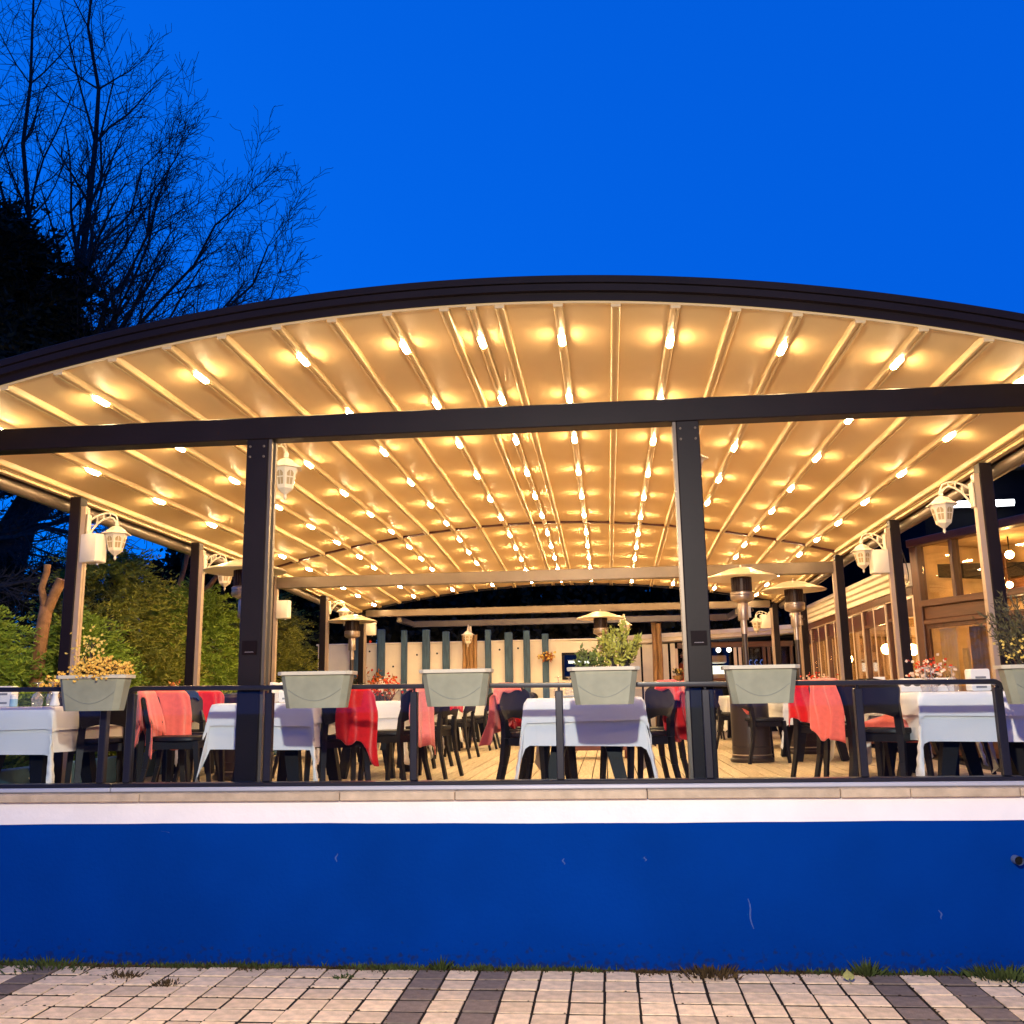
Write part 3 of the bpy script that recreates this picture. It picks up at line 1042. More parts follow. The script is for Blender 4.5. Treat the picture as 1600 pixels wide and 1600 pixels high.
blanket(I[0], 'small coral blanket bunched low on the chair beside the heater', 'blanket_salmon', .0, .18, .30, .14, 14, .10)
blanket(G[1], 'red blanket over the chair back behind the pink blanket', 'blanket_red', .0, .32, .08, .20, 15)
blanket(D[2], 'pale pink blanket on the chair behind the right front tablecloth', 'blanket_pink', .0, .34, .10, .16, 17)


def folded(x, y, z, a, m, label, w=.34, d=.30, seed=0):
    r = random.Random(seed)
    ph = [r.uniform(0, 6) for _ in range(3)]

    def fn(u, v):
        X, Y = (2 * u - 1), (2 * v - 1)
        e = max(abs(X), abs(Y))
        h = .07 * (1 - e ** 4) + .012 * math.sin(X * 6 + ph[0]) * (1 - e ** 2) + .01 * math.sin(Y * 7 + ph[1]) * (1 - e ** 2)
        return (X * w / 2, Y * d / 2 + (.0), h - (.12 * max(0, Y - .75) / .25 if Y > .75 else 0))
    o = MB().grid(fn, 20, 20).build('blanket', m, None, smooth=True)
    o.location = (x, y, z)
    o.rotation_euler.z = R(a)
    return tag(o, label, 'blanket', 'blankets over the chair backs')


folded(D[0].location.x + .01, D[0].location.y + .02, FZ + .497, -40, 'blanket_salmon', 'folded coral blanket lying on the seat of the front right chair', seed=3)

# ================================================================== PLANTERS
PL_Y = 6.105


def planter(x0, x1, ztop, label):
    xc, w = (x0 + x1) / 2, (x1 - x0) / 2
    t = thing('planter_box', label, 'planter', (xc, PL_Y, ztop - .232), group='sage green planter boxes hung on the handrail')
    h, dp, ch = .232, .098, .035

    def ring(s, z, k=1.0):
        W_, D_ = w * s, dp * (1 - (1 - s) * .9) - (.012 if s < .94 else 0)
        c = ch * k
        return [(-W_ + c, -D_, z), (W_ - c, -D_, z), (W_, -D_ + c, z), (W_, D_ - c, z), (W_ - c, D_, z), (-W_ + c, D_, z), (-W_, D_ - c, z), (-W_, -D_ + c, z)]

    def loft(rings, cap0=True, cap1=False):
        g = MB()
        vs = [q for r_ in rings for q in r_]
        fs = []
        for i in range(len(rings) - 1):
            for k in range(8):
                fs.append((i * 8 + k, i * 8 + (k + 1) % 8, (i + 1) * 8 + (k + 1) % 8, (i + 1) * 8 + k))
        if cap0:
            fs.append(tuple(range(7, -1, -1)))
        if cap1:
            fs.append(tuple(range((len(rings) - 1) * 8, len(rings) * 8)))
        return g.add(vs, fs)
    s0 = .79
    loft([ring(s0, 0), ring(s0 + .012, .012), ring(.925, h - .034), ring(.93, h - .004), ring(.92, h - .004), ring(.90, h - .05)]).build('box_body', 'planter_sage', t)
    loft([ring(.945, h - .022), ring(1.0, h - .022), ring(1.006, h - .003), ring(.994, h), ring(.935, h), ring(.93, h - .02)], False).build('rim', 'planter_rim', t)
    loft([ring(.90, h - .05), ring(.895, h - .046)], False, True).build('soil', 'soil', t)
    pts = []
    for k in range(17):
        a = -1 + 2 * k / 16
        z = .045 + .075 * a * a
        s = s0 + .012 + (.925 - s0 - .012) * (z - .012) / (h - .046)
        D_ = dp * (1 - (1 - s) * .9) - .012
        pts.append((a * (w * s - ch - .004), -D_ - .0005, z))
    MB().tube(pts, .0028, 5).build('moulded_line', 'planter_line', t)
    g = MB()
    for s in (-1, 1):
        g.box(s * w * .45 - .012, s * w * .45 + .012, dp * .9, .20, .135, .150)
        g.box(s * w * .45 - .012, s * w * .45 + .012, .185, .20, .10, .1349)
    g.build('hook', 'rail_metal', t)
    return t


planter(-3.635, -3.150, 1.800, 'sage green planter box full of yellow flowers at the left')
planter(-2.122, -1.630, 1.796, 'empty-looking sage green planter box just right of the left front post')
planter(-1.195, -.730, 1.793, 'sage green planter box with no plants in front of the middle chairs')
planter(-.251, .205, 1.790, 'sage green planter box holding two leafy green shrubs')
planter(.716, 1.180, 1.782, 'sage green planter box in front of the tall heater')
planter(2.365, 2.86, 1.755, 'sage green planter box at the right edge with a bushy olive shrub')


def tuft(name, label, cat, x, y, z, stems, m_leaf, m_fl=None, leaf_n=30, fl_n=0, h=.2, sp=.1, ll=.03, lw=.012, fl=.012, seed=0, m_stem='bark', up=.6, group=None, sx=1.0):
    """a small plant: stems, leaves, flowers"""
    rg = np.random.default_rng(seed)
    t = thing(name, label, cat, (x, y, z), group=group)
    st = MB()
    LP, LD, FP = [], [], []
    for k in range(stems):
        a = rg.uniform(0, 2 * PI)
        rr = sp * math.sqrt(rg.uniform(0, 1))
        tip = np.array([rr * math.cos(a) * sx * 1.4, rr * math.sin(a), h * rg.uniform(.6, 1.0) * (1 - .35 * (rr / sp) ** 2)])
        b = np.array([tip[0] * .18, tip[1] * .18, 0])
        mid = (b + tip) / 2 + rg.normal(size=3) * h * .06
        P = [b, mid, tip]
        st.tube(P, [.0035, .0028, .0015], 4)
        for j in range(leaf_n):
            f = rg.uniform(.38, 1)
            q = (b + (mid - b) * f * 2) if f < .5 else (mid + (tip - mid) * (f - .5) * 2)
            d = (tip - b) / np.linalg.norm(tip - b) * up + rg.normal(size=3) * .6
            LP.append(q)
            LD.append(d)
        for j in range(fl_n):
            FP.append(tip + rg.normal(size=3) * np.array([.035, .03, .03]) * (h / .2) - np.array([0, 0, .02 * (j > 0)]))
    st.build('stems', m_stem, t)
    LP, LD = np.array(LP), np.array(LD)
    quads('leaves', m_leaf, blades(LP, LD, ll * rg.uniform(.6, 1.2, len(LP)), lw * rg.uniform(.7, 1.2, len(LP)), rg), t)
    if FP:
        FP = np.array(FP)
        V = []
        for k in range(3):
            D_ = rg.normal(size=FP.shape)
            D_[:, 2] = np.abs(D_[:, 2]) + .3
            D_ /= np.linalg.norm(D_, axis=1, keepdims=True)
            V.append(blades(FP - D_ * fl * .5, D_, fl * 1.6, fl * 1.5, rg))
        quads('blossoms', m_fl, np.concatenate(V), t)
    return t


tuft('yellow_flowers', 'dense mound of small yellow flowers filling the left planter box', 'flowers', -3.36, PL_Y, 1.752, 85, 'weed_brown', 'flower_yellow', 12, 8, .165, .125, .03, .012, .0125, 1, up=.3, sx=1.0)
tuft('flower_spire', 'taller spike of yellow flowers rising left of centre in the left planter', 'flowers', -3.44, PL_Y, 1.80, 8, 'weed_brown', 'flower_pale', 8, 9, .27, .02, .025, .010, .013, 12)
tuft('leafy_shrub', 'taller yellow-green leafy shrub on the right of the middle planter', 'shrub', .075, PL_Y, 1.745, 34, 'leaf_yellow', None, 34, 0, .35, .115, .036, .020, seed=2)
tuft('leafy_shrub', 'smaller dark green shrub on the left of the middle planter', 'shrub', -.105, PL_Y, 1.745, 12, 'leaf_green', None, 22, 0, .20, .068, .034, .020, seed=3)
tuft('seedling', 'tiny green seedling between the two shrubs in the middle planter', 'plant', -.005, PL_Y, 1.745, 4, 'leaf_green', None, 8, 0, .07, .02, .02, .01, seed=4)
tuft('olive_shrub', 'bushy grey-olive shrub in the rightmost planter', 'shrub', 2.62, PL_Y - .01, 1.71, 90, 'leaf_olive', None, 40, 0, .56, .26, .040, .008, seed=5, up=1.2)
tuft('pale_flowers', 'cluster of pale yellow flowers under the olive shrub in the right planter', 'flowers', 2.56, PL_Y - .05, 1.71, 26, 'leaf_olive', 'flower_pale', 8, 5, .24, .13, .025, .010, .012, 6, sx=1.0)

# ================================================================== HEATERS


def heater(x, y, label, h=2.24, rz=0, rad=.42, first=[]):
    if first:
        return copy_tree(first[0], label, (x, y, FZ + .001), rz)
    t = thing('patio_heater', label, 'heater', (x, y, FZ + .001), rz, 'tall mushroom patio heaters on the deck')
    first.append(t)
    MB().lathe([(.235, 0), (.245, .012), (.245, .035), (.225, .05), (.222, .075)], 32).build('base', 'heater_dark', t, True, 40)
    MB().lathe([(.226, .0755), (.228, .082), (.222, .088)], 32).build('base_ring', 'steel', t, True, 40)
    MB().lathe([(.218, .0885), (.218, .16), (.222, .163), (.222, .170), (.216, .173), (.212, .80), (.19, .83), (.04, .845)], 32).build('tank_housing', 'heater_dark', t, True, 35)
    MB().lathe([(.032, .846), (.032, 1.44)], 16).build('pole', 'heater_dark', t, True, 40)
    MB().lathe([(.038, 1.4405), (.038, 1.60)], 16).build('pole_sleeve', 'steel', t, True, 40)
    g = MB().lathe([(.058, 1.6005), (.062, 1.61), (.062, 1.78), (.055, 1.80)], 16)
    g.box(.05, .085, -.03, .03, 1.63, 1.76)
    b = g.build('valve_housing', 'steel', t, True, 40)
    MB().lathe([(.02, 0), (.022, .012), (.016, .026)], 10).build('knob', 'heater_burner', b, True, 40, loc=(.10, 0, 1.70))
    MB().lathe([(.06, 1.8005), (.125, 1.83), (.135, 1.85), (.135, 1.885), (.128, 1.89), (.135, 1.893), (.135, 1.92), (.122, 1.93)], 24).build('burner_cup', 'steel', t, True, 35)
    g = MB().lathe([(.112, 1.9305), (.112, 2.10)], 24)
    for k in range(24):
        a = 2 * PI * k / 24
        g.tube([(.117 * math.cos(a), .117 * math.sin(a), 1.931), (.117 * math.cos(a), .117 * math.sin(a), 2.099)], .004, 4, False)
    g.build('burner_mesh', 'heater_burner', t)
    up = [(rad, 2.085), (rad + .004, 2.094), (rad * .93, 2.112), (rad * .74, 2.135), (rad * .55, 2.163), (rad * .36, 2.195), (rad * .22, 2.208), (.012, 2.212)]
    lo = [(rad, 2.085), (rad * .72, 2.118), (rad * .45, 2.155), (.012, 2.17)]
    g = MB().lathe([(r_, z) for r_, z in reversed(lo)][:-1] + up, 40)
    g.build('reflector', 'dome_metal', t, True, 50)
    MB().lathe([(.012, 2.2125), (.016, 2.225), (.010, 2.245), (.0, 2.25)], 10).build('finial', 'steel', t, True, 40)
    return t


heater(1.605, 11.3, 'nearest full-height patio heater, standing right of the right front post', rz=0)
heater(-3.72, 9.5, 'patio heater half hidden behind the left front post', rz=R(40))
heater(-4.33, 16.0, 'patio heater in the back left corner', rz=R(80))
heater(-.085, 16.6, 'patio heater in the middle distance behind the planter shrubs', rz=R(10))
heater(2.49, 12.8, 'patio heater on the right beside the window front', rz=R(-30))
heater(-.0, 19.3, 'farthest patio heater before the back wall', rz=R(60)) if False else None

# ================================================================== LANTERNS AND SPEAKERS


def lantern(x, y, z, rz, label, first=[]):
    """carriage lantern; local +x points out from the post face, z is the plate centre"""
    if first:
        return copy_tree(first[0], label, (x, y, z), R(rz))
    t = thing('wall_lantern', label, 'lantern', (x, y, z), R(rz), 'unlit white carriage lanterns on the posts')
    first.append(t)
    MB().bbox(0, .022, -.04, .04, -.11, .11, .008).build('back_plate', 'lantern_white', t)
    g = MB()
    up = [(.022 + .245 * math.sin(a) ** .9 if True else 0, 0, .035 + .085 * (math.sin(a * 1.0) ** .6) - 0 * a) for a in np.linspace(0.02, PI / 2, 8)]
    up = [(.022, 0, .055), (.08, 0, .095), (.14, 0, .118), (.20, 0, .120), (.245, 0, .10), (.262, 0, .065), (.262, 0, .03)]
    lo = [(.022, 0, -.085), (.05, 0, -.03), (.09, 0, .025), (.14, 0, .065), (.19, 0, .082), (.225, 0, .072), (.25, 0, .04)]
    g.tube(up, .009, 8)
    g.tube(lo, .009, 8)
    for a, b in ((1, 2), (2, 3), (3, 4)):
        g.tube([up[a], lo[b]], .006, 6)
    g.tube([(.022, 0, .0), (.075, 0, .01), (.085, 0, .095)], .006, 6)
    g.build('scroll_arm', 'lantern_white', t, True, 60)
    X = .262
    MB().lathe([(.016, .045), (.02, .03), (.016, .02), (.022, .012), (.016, .0)], 12, (X, 0, 0)).build('collar', 'lantern_white', t, True, 50)
    n = 6
    MB().lathe([(.022, 0), (.045, -.010), (.07, -.030), (.098, -.055), (.132, -.072), (.134, -.080), (.095, -.0805)], n, (X, 0, 0), rot=PI / 6).build('cap', 'lantern_white', t)
    MB().lathe([(.098, -.081), (.062, -.235), (.050, -.245), (.03, -.262)], n, (X, 0, 0), rot=PI / 6).build('lamp_body', 'lantern_white', t)
    for k in range(n):
        a = 2 * PI * k / n
        c, s = math.cos(a), math.sin(a)
        f = math.cos(PI / n)

        def P(u, w):       # u: -1..1 across, w: 0..1 up on the sloping face
            r_ = (.064 + (.098 - .064) * w) * f + .0015
            hw = (.064 + (.098 - .064) * w) * math.sin(PI / n)
            return (X + c * r_ - s * u * hw, s * r_ + c * u * hw, -.232 + .15 * w)
        pane = MB()
        for ua, ub in ((-.62, -.06), (.06, .62)):
            pane.add([P(ua, .16), P(ub, .16), P(ub, .50), P(ua, .50)], [(0, 1, 2, 3)])
            if ua < 0:
                q = [P(ua, .56), P(ub, .56), P(ub, .86), P(ua * .5, .83), P(ua, .72)]
            else:
                q = [P(ua, .56), P(ub, .56), P(ub, .72), P(ub * .5, .83), P(ua, .86)]
            pane.add(q, [(0, 1, 2, 3, 4)])
        pane.build('lantern_pane', 'lantern_pane', t)
    MB().lathe([(.03, -.2625), (.012, -.275), (.010, -.29), (.014, -.30), (.004, -.318), (.0, -.322)], 10, (X, 0, 0)).build('finial', 'lantern_white', t, True, 50)
    return t


LX, RX = -4.84 + .100, 3.24 - .100
lantern(LX, 8.2, 3.235, 12, 'white carriage lantern on the nearest left side post above the speaker box')
lantern(LX, 10.8, 3.235, 0, 'white carriage lantern on the second left side post, mostly behind a heater hood')
lantern(LX, 16.0, 3.20, 0, 'white carriage lantern on the back left post above a heater hood')
lantern(RX, 8.2, 3.235, 178, 'white carriage lantern on the nearest right side post before the fluorescent tube')
lantern(RX, 10.8, 3.235, 180, 'white carriage lantern on the second right side post above a speaker box')
lantern(RX, 18.6, 3.06, 180, 'white carriage lantern on the farthest right post beside a heater hood')
lantern(-2.425, 6.49, 3.41, 75, 'white carriage lantern on the rear of the left front post')
lantern(.62, 6.49, 3.36, 84, 'white carriage lantern half hidden behind the right front post')


def speaker(x, y, z, rz, label, first=[]):
    if first:
        return copy_tree(first[0], label, (x, y, z), R(rz))
    t = thing('wall_speaker', label, 'speaker', (x, y, z), R(rz), 'white speaker boxes on the posts')
    first.append(t)
    pr = [(0, -.075), (.06, -.085), (.13, -.085), (.17, -.07), (.185, -.03), (.19, 0), (.185, .03), (.17, .07), (.13, .085), (.06, .085), (0, .075)]
    fr = [((0, 0, z_), (s_, 0, 0), (0, s_, 0)) for z_, s_ in ((-.13, .94), (-.12, 1), (.12, 1), (.13, .94))]
    MB().sweep(pr, fr).build('case', 'white_plastic', t, True, 35)
    MB().box(-.004, .0, -.03, .03, -.10, .10).build('bracket', 'rail_metal', t)
    MB().tube([(.1, .04, -.132), (.1, .04, -.145)], .012, 8).build('knob', 'item_white', t)
    return t


speaker(LX + .004, 8.2, 3.015, -14, 'white speaker box under the lantern on the nearest left side post')
speaker(LX + .004, 13.4, 2.93, 0, 'white speaker box on the left post at the first inner beam')
speaker(LX + .004, 18.6, 3.02, 0, 'white speaker box on the farthest left post')
speaker(RX - .004, 10.8, 3.03, 180, 'white speaker box under the lantern on the second right side post')
speaker(RX - .004, 18.6, 2.98, 180, 'white speaker box high on the farthest right post')

# ================================================================== TABLE THINGS
TZ = FZ + .001 + .735 + .009


def wineglass(x, y, label, first=[], z=TZ):
    """stemmed glass standing upside down on its rim"""
    if first:
        return copy_tree(first[0], label, (x, y, z), rnd.uniform(0, 6))
    t = thing('wine_glass', label, 'glass', (x, y, z), group='upturned wine glasses on the tables')
    first.append(t)
    MB().lathe([(.034, 0), (.040, .03), (.041, .055), (.034, .085), (.012, .102), (.006, .108)], 16).build('bowl', 'glass_ware', t, True, 50)
    MB().lathe([(.005, .1085), (.0045, .15), (.006, .168)], 10).build('stem', 'glass_ware', t, True)
    MB().lathe([(.006, .1685), (.034, .173), (.034, .176), (.0, .178)], 16).build('foot', 'glass_ware', t, True, 40)
    return t


def dispenser(x, y, label, rz=0, h=.15, first=[]):
    if first:
        return copy_tree(first[0], label, (x, y, TZ), R(rz))
    t = thing('napkin_dispenser', label, 'napkin holder', (x, y, TZ), R(rz), 'white napkin dispensers on the tables')
    first.append(t)
    g = MB()
    pr = []
    for cx_, cy_, a0 in ((.055, .14, 0), (-.055, .14, 90), (-.055, .012, 180), (.055, .012, 270)):
        for k in range(4):
            a = R(a0 + 30 * k)
            pr.append((cx_ + .012 * math.cos(a), cy_ + .012 * math.sin(a)))
    g.sweep(pr, [((0, y_, 0), (s_, 0, 0), (0, 0, s_)) for y_, s_ in ((-.05, .97), (-.044, 1), (.044, 1), (.05, .97))])
    g.build('case', 'item_white', t, True, 35)
    MB().box(-.036, .036, -.0535, -.0506, .085, .10).box(-.036, .036, -.0535, -.0506, .02, .034).build('slot', 'item_grey', t)
    return t


def vase(x, y, label, h=.12, m='item_white'):
    t = thing('vase', label, 'vase', (x, y, TZ))
    MB().lathe([(.032, 0), (.036, .01), (.020, h * .55), (.018, h * .7), (.030, h * .97), (.028, h), (.018, h * .75)], 18).build('vase_body', m, t, True, 50)
    return t


def bouquet(x, y, z, label, m1, m2, seed, n=22, sp=.10, h=.14):
    a = tuft('flower_bunch', label, 'flowers', x, y, z, n, 'leaf_olive', m1, 5, 3, h, sp, .03, .012, .018, seed, up=.4)
    if m2:
        rg = np.random.default_rng(seed + 50)
        P = rg.normal(size=(60, 3)) * np.array([sp * .55, sp * .45, .03]) + np.array([0, 0, h * .75])
        D_ = rg.normal(size=P.shape)
        quads('blossoms', m2, blades(P, D_, .03, .028, rg), a)
    return a


for k, (x, y, s) in enumerate([(-4.32, 6.95, 'left'), (-4.22, 6.98, 'middle'), (-4.10, 7.06, 'right')]):
    wineglass(x, y, f'upturned wine glass on the left end table, the {s} one of three')
vase(-4.165, 6.93, 'slim white vase among the upturned glasses on the left end table')
dispenser(-4.54, 6.9, 'white napkin dispenser at the left edge of the photo', 5)
t = thing('water_bottle', 'small pale blue bottle beside the napkin dispenser on the left end table', 'bottle', (-4.45, 6.86, TZ))
MB().lathe([(.026, 0), (.028, .01), (.028, .055)], 14).build('bottle_body', 'bottle_blue', t, True, 40)
MB().lathe([(.0275, .0555), (.026, .08), (.012, .092), (.0, .094)], 14).build('bottle_cap', 'item_white', t, True, 40)
bouquet(-4.50, 7.55, TZ, 'yellow flowers on the left end table behind the rail', 'flower_yellow', 'flower_pale', 21, 24, .13, .26)
t = vase(-4.35, 9.35, 'clear vase of orange flowers behind the salmon blankets', .10, 'glass_ware')
bouquet(-4.35, 9.35, TZ + .06, 'orange and cream flowers in the clear vase behind the salmon blankets', 'flower_pale', 'leaf_autumn', 22, 16, .08, .13)
dispenser(-2.62, 7.25, 'white napkin dispenser right of the left front post', -8)
dispenser(-2.50, 7.36, 'second white napkin dispenser tight behind the first, by the left front post', 12)
t = thing('folded_napkin', 'pointed white folded napkin showing above the second planter', 'napkin', (-2.38, 7.62, TZ))
MB().lathe([(.055, 0), (.058, .006), (.012, .235), (.0, .245)], 4, rot=.4).build('napkin_cone', 'cloth_white', t)
bouquet(-2.1 - .28, 9.9, TZ, 'red flowers on the table behind the pink blanket', 'flower_red', 'flower_white', 23, 18, .09, .20)
bouquet(-2.72, 11.8, TZ, 'white and red flowers on the table behind the second railing post', 'flower_white', 'flower_red', 24, 20, .12, .28)
bouquet(-.35, 14.95, TZ, 'golden flowers on the far middle table', 'flower_yellow', None, 25, 14, .09, .2)
wineglass(-2.33, 7.95, 'upturned wine glass on the table by the left front post, the nearer one')
wineglass(-2.42, 8.12, 'upturned wine glass on the table by the left front post, the farther one')
wineglass(.06, 7.62, 'upturned wine glass alone at the right side of the middle front table')
t = thing('dinner_plate', 'white plate at the back of the middle front table', 'plate', (-.28, 7.5, TZ))
MB().lathe([(.06, 0), (.12, .012), (.124, .016), (.118, .015), (.06, .004), (.0, .004)], 24).build('plate_disc', 'item_white', t, True, 50)
for k, (x, y, s) in enumerate([(-.42, 8.25, 'left'), (-.33, 8.3, 'right')]):
    wineglass(x, y, f'upturned wine glass on the middle front table, the {s} one of two')
dispenser(2.60, 7.08, 'white napkin dispenser on the right front table', 3)
for k, (x, y, s) in enumerate([(2.30, 7.25, 'leftmost'), (2.38, 7.5, 'second from the left'), (2.47, 7.2, 'third from the left'), (2.46, 7.62, 'rightmost')]):
    wineglass(x, y, f'upturned wine glass on the right front table, the {s}')
bouquet(2.55, 7.95, TZ, 'white and orange flowers at the right before the curtained window', 'flower_white', 'flower_red', 26, 26, .13, .26)
bouquet(2.38, 11.3, TZ, 'cream and red flowers on the table beside the right heater', 'flower_white', 'flower_red', 27, 20, .12, .22)
t = thing('patterned_tray', 'low white tray with dark leaf cut-outs on the right front table', 'tray', (2.48, 7.82, TZ))
MB().bbox(-.20, .20, -.03, .03, 0, .105, .004).build('tray_side', 'item_white', t)
for k in range(5):
    g = MB().lathe([(.0, 0), (.030, .0005), (.030, .0015), (.0, .002)], 14)
    o = g.build('cut_out', 'print_dark', t, loc=(-.15 + .075 * k, -.0305, .065))
    o.rotation_euler = (R(90), 0, R(0))
    o.scale = (1.1, .75, 1)
t = thing('menu_card', 'white folded card on the second table at the right', 'card', (2.45, 9.0, TZ))
MB().bar((0, -.03, 0), (0, 0, .14), .10, .004, .10, .004).bar((0, .035, 0), (0, .005, .138), .10, .004, .10, .004).build('card_leaf', 'item_white', t)
t = thing('low_bench', 'low reddish brown wooden bench on the deck under the middle table', 'bench', (-.15, 12.3, FZ + .001))
for k in range(3):
    MB().bbox(-.40, .40, -.20 + .135 * k, -.07 + .135 * k, .20, .235, .004).build('slat', 'crate_brown', t)
MB().box(-.38, .38, -.18, -.15, .10, .199).box(-.38, .38, .15, .18, .10, .199).build('apron', 'crate_brown', t)
for sx in (-1, 1):
    for sy in (-1, 1):
        MB().box(sx * .36 - .025, sx * .36 + .025, sy * .15 - .025, sy * .15 + .025, 0, .0995 + .0).build('leg', 'crate_brown', t)

# ================================================================== LEFT KERB WALL
t = thing('low_wall', 'low teal blue wall along the left side of the deck', 'wall', (-4.93, 13.6, FZ))
wpart('wall_body', MB().bbox(-5.0, -4.86, 6.45, 21.0, FZ + .001, 1.10, .006), 'kerb_blue', t)

# ================================================================== BACK WALL with blue timbers
YW = 19.5
bw = thing('back_wall', 'cream plaster wall with blue timbers closing the far end of the deck', 'wall', (-2.8, YW + .06, FZ))
WT = 2.80
wpart('wall_body', MB().box(-6.0, -.91, YW, YW + .2, FZ + .001, WT - .05).box(-.909, -.28, YW, YW + .2, FZ + .001, 1.99).box(-.279, .42, YW, YW + .2, FZ + .001, WT - .06)
      .box(-.909, -.28, YW, YW + .2, 2.49, WT - .055), 'plaster', bw)
wpart('wall_cap', MB().bbox(-6.04, .44, YW - .02, YW + .22, WT - .045, WT - .01, .008), 'plaster', bw)
for k, x in enumerate([-5.16, -4.64, -4.155, -3.695, -3.28, -2.41, -1.985, -1.615, -1.235]):
    w = .070 + .011 * math.sin(k * 2.3)
    wpart('timber', MB().bbox(x - w, x + w, YW - .12, YW - .022, FZ + .002, 3.085 - .02 * k + .03 * math.sin(k * 3), .01), 'timber_blue', bw)
for x, z in ((-4.9, 2.62), (-4.4, 2.30), (-3.9, 2.53), (-3.48, 2.55), (-2.18, 2.60), (-1.8, 2.62)):
    o = MB().lathe([(.020, 0), (.020, .012), (.0, .016)], 10).build('bolt', 'metal_dark', bw, loc=Vector((x, YW, z)) - Vector(bw.location))
    o.rotation_euler.x = R(90)
w = wpart('window', MB().box(-.91, -.865, YW - .03, YW + .05, 1.97, 2.51).box(-.325, -.28, YW - .03, YW + .05, 1.97, 2.51).box(-.8649, -.3251, YW - .03, YW + .05, 2.465, 2.51).box(-.8649, -.3251, YW - .03, YW + .05, 1.97, 2.015), 'metal_dark', bw)
MB().box(-.8645, -.3255, YW + .02, YW + .026, 2.016, 2.464).build('pane', 'glass_window', w)
t = thing('kiosk_interior', 'dim room behind the small window in the back wall', 'room', (-.6, 20.1, FZ))
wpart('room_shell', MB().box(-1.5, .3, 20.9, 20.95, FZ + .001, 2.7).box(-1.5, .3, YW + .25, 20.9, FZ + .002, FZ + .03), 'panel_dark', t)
t = thing('fluorescent_tube', 'bright cool white tube glowing behind the small back wall window', 'light', (-.58, 20.1, 2.34))
MB().tube([(-.22, 0, 0), (.22, 0, -.01)], .028, 10).build('tube', 'tube_cool', t)
MB().box(-.24, .24, -.03, .03, .03, .05).build('fitting', 'item_white', t)
t = thing('white_counter_box', 'white box standing behind the small back wall window', 'box', (-.50, 20.0, FZ + .031))
MB().bbox(-.1, .1, -.1, .1, 0, 1.21, .01).build('box_body', 'item_white', t)


def log_column(x, y, w, ztop, label):
    t = thing('timber_column', label, 'column', (x, y, FZ + .001))
    n = 4 if w > .25 else 2
    for k in range(n):
        xx = -w / 2 + w * (k + .5) / n
        g = MB()
        pts, rs = [], []
        for i in range(7):
            pts.append((xx + .008 * math.sin(i * 1.7 + k), .01 * math.cos(i * 1.3 + 2 * k), (ztop - FZ) * i / 6 + (rnd.uniform(-.03, 0) if i == 6 else 0)))
            rs.append(w / n * .52 * (1 + .05 * math.sin(i * 2.1 + k)))
        g.tube(pts, rs, 9)
        g.build('stave', 'log_wood', t, True, 50)
    return t


log_column(-2.77, 19.28, .31, 2.92, 'wide brown timber column carrying a lantern before the back wall')
log_column(1.055, 20.15, .21, 3.14, 'slim tan timber column before the white boarded wall')
lantern(-2.74, 19.10, 2.95, -90, 'white carriage lantern on the wide timber column')
t = thing('lantern_post', 'slim dark post carrying a lantern beside the farthest heater hood', 'post', (.30, 17.5, FZ + .001))
MB().bbox(-.04, .04, -.04, .04, 0, 2.20, .004).build('post_shaft', 'metal_dark', t)
lantern(.30, 17.455, 2.95, -80, 'white carriage lantern right of the farthest heater hood')
tuft('autumn_shrub', 'rust-coloured shrub in front of the back wall at the left', 'shrub', -4.65, 18.9, FZ, 34, 'leaf_autumn', 'flower_red', 46, 1, 1.60, .40, .10, .05, .04, seed=31, up=.3)
tuft('autumn_garland', 'orange flower garland tied to a blue timber of the back wall', 'garland', -1.21, 19.34, 2.34, 16, 'leaf_autumn', 'flower_pale', 12, 3, .18, .15, .08, .03, .035, 32, up=.3)
tuft('potted_bush', 'dark bush in the back left corner of the deck', 'shrub', -5.0, 18.4, FZ, 60, 'leaf_dark', None, 60, 0, 1.35, .40, .08, .05, seed=33)

# ================================================================== RESTAURANT BUILDING (right)


def globe(x, y, z, r, label, m='globe_lit'):
    t = thing('globe_lamp', label, 'lamp', (x, y, z))
    MB().lathe([(r * math.sin(a), -r * math.cos(a)) for a in np.linspace(0, PI, 9)], 14).build('globe', m, t, True)
    MB().tube([(0, 0, r * .98), (0, 0, r + .25)], .008, 6).build('hanger', 'metal_dark', t)
    return t


# --- long window front parallel to the deck edge
rb = thing('window_front', 'long restaurant window front with cream cornice along the right side', 'building', (4.0, 16.0, FZ))
X0, YA, YB = 3.92, 12.45, 19.9
co = [((.0, -.02), (-.16, .0), (-.16, .03), (-.11, .05), (-.11, .12), (-.06, .14), (-.06, .20), (-.02, .22), (-.02, .28), (.25, .28), (.25, -.02))]
pr = [(-.02, -.02), (-.17, .17), (-.17, .26), (.25, .26), (.25, -.02)]
pr = [(.0, -.02), (-.05, -.02), (-.05, .05), (-.09, .07), (-.09, .12), (-.13, .14), (-.13, .20), (-.17, .22), (-.17, .27), (.25, .27), (.25, -.02)]
fr = [((X0, y, 2.955), (1, 0, 0), (0, 0, 1)) for y in (YA, YB)]
wpart('cornice', MB().sweep(pr, fr), 'cornice_white', rb)
wpart('lintel', MB().bbox(X0 - .03, X0 + .10, YA, YB, 2.82, 2.93, .005), 'wood_brown_h', rb)
wpart('plinth', MB().bbox(X0 - .02, X0 + .12, YA, YB, FZ + .001, 1.18, .006), 'wood_brown_h', rb)
nb = 6
